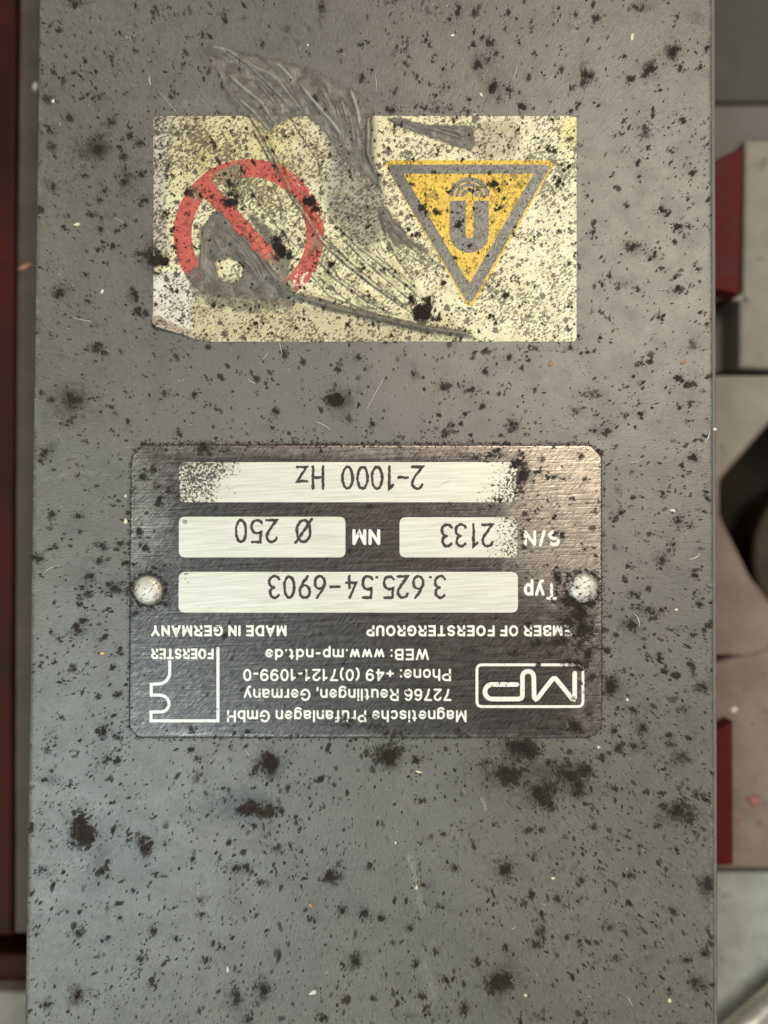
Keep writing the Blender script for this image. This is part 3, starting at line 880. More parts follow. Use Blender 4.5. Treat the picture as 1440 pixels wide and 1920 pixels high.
def hole_r(ang):
    best = 0
    dx, dy = math.cos(ang), math.sin(ang)
    for k in range(len(HPOLY)):
        (x1, y1), (x2, y2) = HPOLY[k - 1], HPOLY[k]
        ex, ey = x2 - x1, y2 - y1
        den = dx * ey - dy * ex
        if abs(den) < 1e-9:
            continue
        t = ((x1 - HC[0]) * ey - (y1 - HC[1]) * ex) / den
        w_ = ((x1 - HC[0]) * dy - (y1 - HC[1]) * dx) / den
        if t > 0 and -1e-6 <= w_ <= 1 + 1e-6:
            best = max(best, t)
    return best


NH = 128
HA = [2 * math.pi * k / NH for k in range(NH)]
HRR = [hole_r(a) for a in HA]
cpts = [(HC[0] + r_ * math.cos(a), HC[1] + r_ * math.sin(a)) for a, r_ in zip(HA, HRR)]
zb = -0.034
bm = bmesh.new()
nsq = NH
sq = []
for k in range(nsq):
    a = 2 * math.pi * k / nsq
    cx, cy = math.cos(a), math.sin(a)
    s = 1 / max(abs(cx), abs(cy))
    q = (HC[0] + 300 * cx * s, HC[1] + (272 if cy > 0 else 250) * cy * s)
    sq.append(q)
ring_i = [bm.verts.new(P(*c, zb)) for c in cpts]
bev_i = [bm.verts.new(P(HC[0] + (r_ - 6) * math.cos(a), HC[1] + (r_ - 6) * math.sin(a), zb - 0.0008)) for a, r_ in zip(HA, HRR)]
low_i = [bm.verts.new((v.co.x, v.co.y, zb - 0.03)) for v in bev_i]
ring_o = [bm.verts.new(P(*c, zb)) for c in sq]
low_o = [bm.verts.new((v.co.x, v.co.y, zb - 0.03)) for v in ring_o]
for k in range(NH):
    j = (k + 1) % NH
    f = bm.faces.new((ring_i[k], ring_i[j], ring_o[j], ring_o[k]))
    f.material_index = 2 if math.sin(HA[k]) < 0.02 else 0
    bm.faces.new((bev_i[k], bev_i[j], ring_i[j], ring_i[k]))
    f = bm.faces.new((low_i[k], low_i[j], bev_i[j], bev_i[k]))
    f.material_index = 1
    bm.faces.new((ring_o[k], ring_o[j], low_o[j], low_o[k]))
bmesh.ops.recalc_face_normals(bm, faces=bm.faces)
me = bpy.data.meshes.new("bored_casting")
bm.to_mesh(me)
bm.free()
o = link_mesh("bored_casting", me, m_cast2)
me.materials.append(m_hole)
me.materials.append(m_cast)
tag(recenter(o), "brown-grey casting with a large dark bore at the right edge", "casting")
o = slab("shaft", [(HC[0] - 20 + 120 * math.cos(a), HC[1] + 90 + 150 * math.sin(a)) for a in np.linspace(0, 2 * math.pi, 33)[:-1]], -0.056, 0.015, m_shaft, 10)
tag(recenter(o), "oily brown shaft end sunk in the dark bore", "shaft")
o = slab("lower_casting", [(1250, 1246), (1346, 1240), (1460, 1212), (1600, 1190), (1600, 1631), (1250, 1631)], -0.033, 0.025, m_cast2, 14)
tag(recenter(o), "brown-grey casting behind the narrow red strip, below the dark bore", "casting")
o = slab("red_strip", [(1290, 1372), (1349, 1366), (1374, 1352), (1375, 1622), (1290, 1624)], -0.026, 0.006, m_red2, 4)
tag(recenter(o), "narrow dark red strip on the brown casting, lower right", "strip")
o = slab("pale_panel", [(1250, 1634), (1600, 1634), (1600, 2100), (1250, 2100)], -0.040, 0.012, m_blue, 8)
tag(recenter(o), "pale blue-grey panel in the bottom right corner", "panel")


def tube(name, path, r, m, seg=12, cap=True):
    bm = bmesh.new()
    rings = []
    for k, p in enumerate(path):
        p = Vector(p)
        d = (Vector(path[min(k + 1, len(path) - 1)]) - Vector(path[max(k - 1, 0)])).normalized()
        a = d.cross(Vector((0, 0, 1)))
        a = a.normalized() if a.length > 1e-6 else Vector((1, 0, 0))
        b = a.cross(d)
        rr = r[k] if isinstance(r, (list, tuple)) else r
        rings.append([bm.verts.new(p + a * rr * math.cos(t) + b * rr * math.sin(t)) for t in np.linspace(0, 2 * math.pi, seg + 1)[:-1]])
    for r0, r1 in zip(rings[:-1], rings[1:]):
        for k in range(seg):
            bm.faces.new((r0[k], r0[(k + 1) % seg], r1[(k + 1) % seg], r1[k]))
    if cap:
        bm.faces.new(rings[0][::-1])
        bm.faces.new(rings[-1])
    bmesh.ops.recalc_face_normals(bm, faces=bm.faces)
    me = bpy.data.meshes.new(name)
    bm.to_mesh(me)
    bm.free()
    for p in me.polygons:
        p.use_smooth = True
    return me


pa, pb = P(1300, 2010, -0.030), P(1560, 1785, -0.030)
me = tube("steel_rod", [tuple(pa + (pb - pa) * t) for t in np.linspace(0, 1, 6)], 0.0034, m_rod, 24)
o = link_mesh("steel_rod", me, m_rod)
tag(recenter(o), "bright round steel rod crossing the bottom right corner", "rod")

# ================================================================== THE HOUSING
BASE_Z = -0.060
housing = bpy.data.objects.new("sensor_housing", None)
C.objects.link(housing)
housing.location = (0, 0, BASE_Z)
housing.empty_display_size = 0.02
tag(housing, "speckled grey painted steel housing with a nameplate and a torn warning sticker", "housing")


def left_edge(v):
    return 72 - 27 * np.asarray(v, float) / 1920


def right_edge(v):
    return 1335 + 5 * np.asarray(v, float) / 1920


STEP = 5.0
vs = np.arange(-170, 2100, STEP)
nint = 252
cols = []
for k in range(6):                                    # rolled left edge
    a = math.pi / 2 * k / 5
    cols.append(('L', 9 * (1 - math.sin(a)), -9 * (1 - math.cos(a))))
cols_l = [(9.0 * (1 - math.sin(a)), -9.0 * (1 - math.cos(a))) for a in np.linspace(math.pi / 2, 0, 6)]
us, hs = [], []
E0, E1 = left_edge(vs), right_edge(vs)
grid_u, grid_h = [], []
grid_u.append(E0)
grid_h.append(np.full(vs.shape, -32.0))
for off, dz in cols_l:
    grid_u.append(E0 + off)
    grid_h.append(np.full(vs.shape, dz))
for k in range(1, nint):
    grid_u.append(E0 + 9 + (E1 - 5 - E0 - 9) * k / nint)
    grid_h.append(np.zeros(vs.shape))
for a in np.linspace(0, math.pi / 2, 5):
    grid_u.append(E1 - 5 + 5 * math.sin(a))
    grid_h.append(np.full(vs.shape, -5 * (1 - math.cos(a))))
grid_u.append(E1 + 0.01)
grid_h.append(np.full(vs.shape, -14.0))
U = np.stack(grid_u, 1)
H = np.stack(grid_h, 1)
V = np.repeat(vs[:, None], U.shape[1], 1)
me = mesh_np("cover", PT(U, V, H).reshape(-1, 3), grid_faces(U.shape[1], U.shape[0]), True)
uf, vf = U.ravel(), V.ravel()
stain = blob_field(uf, vf, BLOBS, 1.35) * 0.82
# dirt washed up against the plate and sticker edges
dpl, _ = poly_dist(uf, vf, PLATE + [PLATE[0]])
edge = np.exp(-(dpl / 7.0) ** 2) * (0.40 + 0.25 * (vf < 850)) * (0.5 + vnoise(uf, vf, 40))
dst, _ = poly_dist(uf, vf, [(300, 219), (1078, 219), (1081, 641), (390, 641)])
edge2 = np.exp(-(dst / 6.0) ** 2) * 0.22 * (0.4 + vnoise(uf, vf, 50))
halo = blob_field(uf, vf, [b for b in BLOBS if min(b[2], b[3]) > 10], 2.4) * 0.48 * (0.4 + 1.1 * vnoise(uf, vf, 26))
halo = np.maximum(halo, blob_field(uf, vf, [(1010, 1450, 150, 70, .9), (500, 1490, 90, 90, .7), (170, 1570, 90, 110, .7), (640, 1650, 120, 90, .45), (1240, 1330, 90, 120, .5), (930, 1830, 120, 80, .4), (470, 1860, 120, 70, .45), (180, 1120, 70, 110, .5), (270, 480, 60, 50, .5), (900, 150, 110, 70, .45), (1230, 120, 80, 90, .45)], 1.0) * 0.60 * (0.3 + 1.2 * vnoise(uf + 40, vf, 38)))
stain = np.maximum(stain, halo)
stain = np.maximum(stain, np.maximum(edge, edge2))
cloud = 0.22 * smoothstep(vnoise(uf, vf, 160) * 0.6 + vnoise(uf + 900, vf, 60) * 0.4, 0.5, 0.85)
nsp = 420
spots = [(a, b, c, c * d, e) for a, b, c, d, e in zip(rng.uniform(60, 1330, nsp), rng.uniform(0, 1915, nsp), rng.uniform(5, 13, nsp), rng.uniform(0.6, 1.4, nsp), rng.uniform(0.4, 0.95, nsp))]
stain = np.maximum(stain, blob_field(uf, vf, spots, 1.0) * 0.55)
add_attr(me, "stain", stain + cloud)
rub = np.zeros(uf.shape)
RUBS = [([(766, 1590), (777, 1650), (794, 1718)], 6, 0.8), ([(790, 1790), (806, 1840), (812, 1900)], 10, 0.4), ([(470, 1600), (482, 1650), (478, 1710)], 4, 0.4), ([(95, 1600), (150, 1540), (215, 1490)], 26, 0.45), ([(70, 1720), (120, 1640), (190, 1570)], 22, 0.4),
        ([(330, 200), (380, 188), (430, 196)], 10, 0.3), ([(905, 1490), (912, 1525)], 2.5, 0.6), ([(60, 905), (150, 884), (215, 890)], 3, 0.45), ([(1090, 860), (1180, 800), (1250, 745)], 18, 0.3), ([(1180, 640), (1240, 600), (1310, 540)], 16, 0.3)]
for pts_, wd_, am_ in RUBS:
    d_, t_ = poly_dist(uf, vf, pts_)
    rub = np.maximum(rub, am_ * np.exp(-(d_ / wd_) ** 2) * np.clip(np.minimum(t_, 1 - t_) / 0.15, 0.15, 1))
rub = np.maximum(rub, 0.75 * np.exp(-((uf - left_edge(vf) - 5) / 4.0) ** 2) * smoothstep(vnoise(uf * 0, vf, 13) * 0.6 + vnoise(uf * 0 + 9, vf, 41) * 0.4, 0.45, 0.75))  # worn left edge, its bright highlight painted in with the wear
rub = np.maximum(rub, 0.75 * np.exp(-((uf - right_edge(vf) + 3) / 3.0) ** 2) * smoothstep(vnoise(uf * 0 + 5, vf, 13) * 0.6 + vnoise(uf * 0 + 19, vf, 41) * 0.4, 0.45, 0.75))
add_attr(me, "rub", rub)
cover = link_mesh("cover", me, M['paint'], housing)

# body of the housing under the cover: lip proud of the cover on the right
bu0, bu1 = left_edge(vs) + 6, right_edge(vs) + 9
pr = []
bm = bmesh.new()
rows = []
for k in range(0, len(vs), 12):
    v = vs[k]
    a, b = P(bu0[k], v, 0), P(bu1[k], v, 0)
    row = [(a[0], a[1], BASE_Z), (a[0], a[1], -33 * S), (b[0] - 0.004, b[1], -16 * S), (b[0] - 4 * S, b[1], -9 * S), (b[0] - 1.5 * S, b[1], -9.8 * S), (b[0], b[1], -12.5 * S), (b[0], b[1], BASE_Z)]
    rows.append([bm.verts.new(q) for q in row])
for r0, r1 in zip(rows[:-1], rows[1:]):
    for k in range(6):
        bm.faces.new((r0[k], r1[k], r1[k + 1], r0[k + 1]))
    bm.faces.new((r0[6], r1[6], r1[0], r0[0]))
bm.faces.new(rows[0])
bm.faces.new(rows[-1][::-1])
bmesh.ops.recalc_face_normals(bm, faces=bm.faces)
me = bpy.data.meshes.new("body")
bm.to_mesh(me)
bm.free()
for p in me.polygons:
    p.use_smooth = False
link_mesh("body", me, M['body'], housing)

# ------------------------------------------------------------------ nameplate
pl = ccw_up(PLATE)


def plate_wear_sheen(u, v):  # worn zones, with the right and top sheen painted in as paler metal
    w = 0.9 * smoothstep(u, 800, 1050) * smoothstep(-v, -1330, -1000)
    w = np.maximum(w, 0.75 * smoothstep(-u, -420, -260) * smoothstep(-v, -1160, -1000))
    w = np.maximum(w, 0.7 * smoothstep(-v, -880, -845))
    w = np.maximum(w, 0.65 * smoothstep(u, 980, 1110))
    w = np.maximum(w, 0.35 * smoothstep(v, 1340, 1380))
    return w + 0.15 * (vnoise(u, v, 70) - 0.5)


# plate as a fine sheet cut to its outline: rows of vertices between left and right border
rowv = np.concatenate([[835.0, 836.2], np.arange(839, 1379, 4.0), [1380.6, 1382.0]])


def span(poly, v):
    xs = []
    n = len(poly)
    for k in range(n):
        x1, y1 = poly[k]
        x2, y2 = poly[(k + 1) % n]
        if (y1 - v) * (y2 - v) <= 0 and y1 != y2:
            xs.append(x1 + (v - y1) * (x2 - x1) / (y2 - y1))
    return (min(xs), max(xs)) if xs else None


rowv2, L, R_ = [], [], []
for v in rowv:
    sp = span(PLATE, min(max(v, 835.05), 1380.95))
    rowv2.append(v)
    L.append(sp[0])
    R_.append(sp[1])
rowv2, L, R_ = map(np.array, (rowv2, L, R_))
f = np.concatenate([[0, 0.0014], np.linspace(0.005, 0.995, 200), [0.9986, 1]])
PU = L[:, None] + (R_ - L)[:, None] * f[None]
PV = np.repeat(rowv2[:, None], len(f), 1)
PH = np.full(PU.shape, PLATE_H)
PH += 0.5 * (vnoise(PU, PV, 230) - 0.5)
PH[0] -= 1.0
PH[-1] -= 1.0
PH[:, 0] -= 1.0
PH[:, -1] -= 1.0
nU, nV = PU.shape[1], PU.shape[0]
verts = PT(PU, PV, PH).reshape(-1, 3)
faces = grid_faces(nU, nV)
bidx = np.concatenate([np.arange(nU), np.arange(1, nV) * nU + nU - 1, (nV - 1) * nU + np.arange(nU - 2, -1, -1), np.arange(nV - 2, 0, -1) * nU])
low = verts[bidx].copy()
low[:, 2] = -0.5 * S
n0 = len(verts)
nb = len(bidx)
kk = np.arange(nb)
sk = np.stack([bidx[kk], bidx[(kk + 1) % nb], n0 + (kk + 1) % nb, n0 + kk], 1)
me = mesh_np("nameplate", np.concatenate([verts, low]), np.concatenate([faces, sk]), True)
auf = np.concatenate([PU.ravel(), PU.ravel()[bidx]])
avf = np.concatenate([PV.ravel(), PV.ravel()[bidx]])
dbr, _ = poly_dist(auf, avf, PLATE + [PLATE[0]])
add_attr(me, "wear", plate_wear_sheen(auf, avf) + 0.6 * np.exp(-(dbr / 1.8) ** 2) * (0.8 + 0.3 * vnoise(auf, avf, 30)))
add_attr(me, "stain", np.maximum(blob_field(auf, avf, PBLOBS) * 0.8, blob_field(auf, avf, [b for b in BLOBS if 1100 < b[0] < 1160 and 850 < b[1] < 1400]) * 0.5))
plate = link_mesh("nameplate", me, M['plate'], housing)
tag(plate, "dark anodised nameplate fixed with two round rivets, lettering upside down")


def flat_poly(name, outlines, h, m, parent, wear=None, attrs=None, cuts=1):
    """flat print: one or several outlines at height h; triangulated finely enough to carry wear"""
    bm = bmesh.new()
    for k, pts in enumerate(outlines):
        vsx = [bm.verts.new(PT(u, v, h + 0.04 * k)) for u, v in ccw_up(pts)]
        bm.faces.new(vsx)
    bmesh.ops.triangulate(bm, faces=bm.faces)
    me = bpy.data.meshes.new(name)
    bm.to_mesh(me)
    bm.free()
    return link_mesh(name, me, m, parent)


def rounded_rect_grid(name, u0, v0, u1, v1, r, h, m, parent, step, wearf, hf=None, extra=None):
    rr = round_poly([(u0, v0), (u1, v0), (u1, v1), (u0, v1)], r, 7)
    vv = np.unique(np.concatenate([[v0 + 0.02], v0 + r * (1 - np.cos(np.linspace(0.15, math.pi / 2, 6))), np.arange(v0 + r, v1 - r, step), v1 - r * (1 - np.cos(np.linspace(0.15, math.pi / 2, 6))), [v1 - 0.02]]))
    sp = np.array([span(rr, v) for v in vv])
    n = max(3, int((u1 - u0) / step))
    f = np.linspace(0, 1, n)
    UU = sp[:, :1] + (sp[:, 1:] - sp[:, :1]) * f[None]
    VV = np.repeat(vv[:, None], n, 1)
    HH = np.full(UU.shape, h) if hf is None else hf(UU, VV) + h
    me = mesh_np(name, PT(UU, VV, HH).reshape(-1, 3), grid_faces(n, len(vv)), hf is not None)
    add_attr(me, "wear", wearf(UU.ravel(), VV.ravel()))
    return link_mesh(name, me, m, parent)


PT_TOP = PLATE_H + 0.75


def field_wear(u, v):
    w = np.full(u.shape, 0.02)
    tl = smoothstep(-(u + (v - 867) * 0.75 + 30 * vnoise(u, v, 22)), -545, -415) * (v < 950)
    w = np.maximum(w, 0.95 * tl)
    tr = smoothstep(u + (v - 900) * 0.55 + 30 * (vnoise(u, v, 18) - 0.5), 850, 985) * (v < 950)
    w = np.maximum(w, 0.95 * tr)
    s = smoothstep(u + 30 * (vnoise(u, v, 18) - 0.5), 870, 965) * (v > 960) * (v < 1050)
    w = np.maximum(w, 0.8 * s)
    b = smoothstep(-u, -390, -345) * smoothstep(-v, -1110, -1085) * (v > 1060)
    w = np.maximum(w, 0.55 * b)
    w = np.maximum(w, 0.4 * smoothstep(-v, -1000, -975) * smoothstep(-u, -380, -340) * (v > 960))
    return w


FIELDS = [(337.5, 867, 969, 942), (337, 969, 648, 1045), (749, 970, 969, 1045), (336.5, 1072, 970, 1148)]
FLAB = ["long pale field engraved 2-1000 Hz", "pale field engraved Ø 250", "short pale field engraved 2133", "long pale field engraved 3.625.54-6903"]
for (a, b, c, d), lb in zip(FIELDS, FLAB):
    o = rounded_rect_grid("field", a, b, c, d, 12, PT_TOP, M['field'], plate, 4.0, field_wear)
    o["label"] = lb


# stroke lettering -------------------------------------------------
def arc(cx, cy, rx, ry, a0, a1, n=14):
    return [(cx + rx * math.cos(math.radians(a)), cy + ry * math.sin(math.radians(a))) for a in np.linspace(a0, a1, n)]


GL = {
    '0': [arc(10, 20.5, 9.3, 19.8, 90, 450, 30)],
    '1': [[(4, 34), (11, 40.5), (11, 0)]],
    '2': [arc(9.7, 30.5, 9.2, 10, 165, -25, 14) + [(15, 20), (1, 0.5), (19.5, 0.5)]],
    '3': [arc(9, 31, 8.6, 9.6, 150, -80, 14), arc(9, 10.8, 9.8, 10.8, 82, -150, 16)],
    '4': [[(13, 40.5), (1, 12.5), (19.5, 12.5)], [(13.5, 22), (13.5, 0)]],
    '5': [[(18, 40.5), (3, 40.5), (2, 22.5)] + arc(9, 12.6, 10, 12.2, 125, -145, 16)],
    '6': [[(15.5, 40.5), (7, 29), (2, 19), (0.8, 13)], arc(10, 12, 9.3, 11.8, 90, 450, 26)],
    '9': [[(4.5, 0.5), (13, 12), (18, 22), (19.2, 28)], arc(10, 29, 9.3, 11.8, 90, 450, 26)],
    '-': [[(1, 20), (18, 20)]],
    '.': [[(9, 2), (9.6, 2)]],
    'H': [[(1, 0), (1, 40.5)], [(19.5, 0), (19.5, 40.5)], [(1, 20), (19.5, 20)]],
    'z': [[(1, 27), (18, 27), (1, 0.5), (19, 0.5)]],
    'Ø': [arc(10, 20.5, 12.2, 19.8, 90, 450, 30), [(-5, -1.5), (25, 42)]],
}


def ribbon(bm, pts, wd, h, jag=0.0):
    """flat ribbon with mitred joints and rounded ends along drawing points"""
    pts = np.asarray(pts, float)
    keep = [0] + [k for k in range(1, len(pts)) if np.hypot(*(pts[k] - pts[k - 1])) > 1e-3]
    pts = pts[keep]
    closed = len(pts) > 3 and np.hypot(*(pts[0] - pts[-1])) < 0.05
    if closed:
        pts = pts[:-1]
    n = len(pts)
    L_, R2 = [], []
    for k in range(n):
        if closed:
            a, b = pts[k] - pts[k - 1], pts[(k + 1) % n] - pts[k]
        else:
            a = pts[k] - pts[max(k - 1, 0)] if k else pts[1] - pts[0]
            b = pts[min(k + 1, n - 1)] - pts[k] if k < n - 1 else pts[-1] - pts[-2]
        a = a / np.hypot(*a)
        b = b / np.hypot(*b)
        t = a + b
        t = t / max(np.hypot(*t), 1e-6)
        nr = np.array([-t[1], t[0]])
        mi = min(1 / max(0.35, nr @ np.array([-a[1], a[0]])), 2.2)
        wl = wd / 2 * mi
        j = rng.uniform(-jag, jag, 2)
        L_.append(pts[k] + nr * (wl + j[0]))
        R2.append(pts[k] - nr * (wl + j[1]))
    lv = [bm.verts.new(PT(q[0], q[1], h)) for q in L_]
    rv = [bm.verts.new(PT(q[0], q[1], h)) for q in R2]
    fs = []
    for k in range(n if closed else n - 1):
        j = (k + 1) % n
        fs.append(bm.faces.new((lv[k], rv[k], rv[j], lv[j])))
    if not closed:
        for (p, q, l, r) in ((pts[0], pts[1], lv[0], rv[0]), (pts[-1], pts[-2], lv[-1], rv[-1])):
            d = (p - q) / np.hypot(*(p - q))
            nn = np.array([-d[1], d[0]])
            a = [bm.verts.new(PT(*(p + nn * math.cos(t) * wd / 2 + d * math.sin(t) * wd / 2), h)) for t in np.linspace(0, math.pi, 7)[1:-1]]
            ends = [l, r]
            # pick the side that is on +nn
            pl_ = PT(*(p + nn * wd / 2), h)
            if (Vector(pl_) - l.co).length > (Vector(pl_) - r.co).length:
                ends = [r, l]
            try:
                fs.append(bm.faces.new([ends[0]] + a + [ends[1]]))
            except ValueError:
                pass
    for f in fs:
        f.normal_update()
        if f.normal.z < 0:
            f.normal_flip()


def finish(bm, name, m, parent, wear=None):
    me = bpy.data.meshes.new(name)
    bm.to_mesh(me)
    bm.free()
    o = link_mesh(name, me, m, parent)
    return o


def engraved(chars, centres, v_base, hgt, wd=5.3):
    bm = bmesh.new()
    k = hgt / 40.5
    for ch, cu in zip(chars, centres):
        for q, st_ in enumerate(GL[ch]):
            dense = []
            for a, b in zip(st_[:-1], st_[1:]):
                m_ = max(1, int(math.hypot(b[0] - a[0], b[1] - a[1]) / 4))
                dense += [(a[0] + (b[0] - a[0]) * t / m_, a[1] + (b[1] - a[1]) * t / m_) for t in range(m_)]
            dense.append(st_[-1])
            pts = [(cu - (x - 10) * k, v_base + y * k) for x, y in dense]
            ribbon(bm, pts, wd, PT_TOP + 0.35 + 0.06 * q + 0.001 * rng.random(), 0.95)
    o = finish(bm, "engraved_text", M['engrave'], plate)
    return o


engraved("2-1000Hz", [782, 755, 731, 707, 680, 652, 597, 567], 875.5, 41)["label"] = "engraved characters 2-1000 Hz"
engraved("2133", [913, 888, 863, 837], 983.5, 40.5)["label"] = "engraved number 2133"
engraved("Ø250", [570, 510, 482, 453], 975, 41)["label"] = "engraved characters Ø 250"
engraved("3.625.54-6903", [824, 806, 784, 755, 729, 706, 689, 659, 628, 600, 572, 543, 515], 1080, 40)["label"] = "engraved type number 3.625.54-6903"


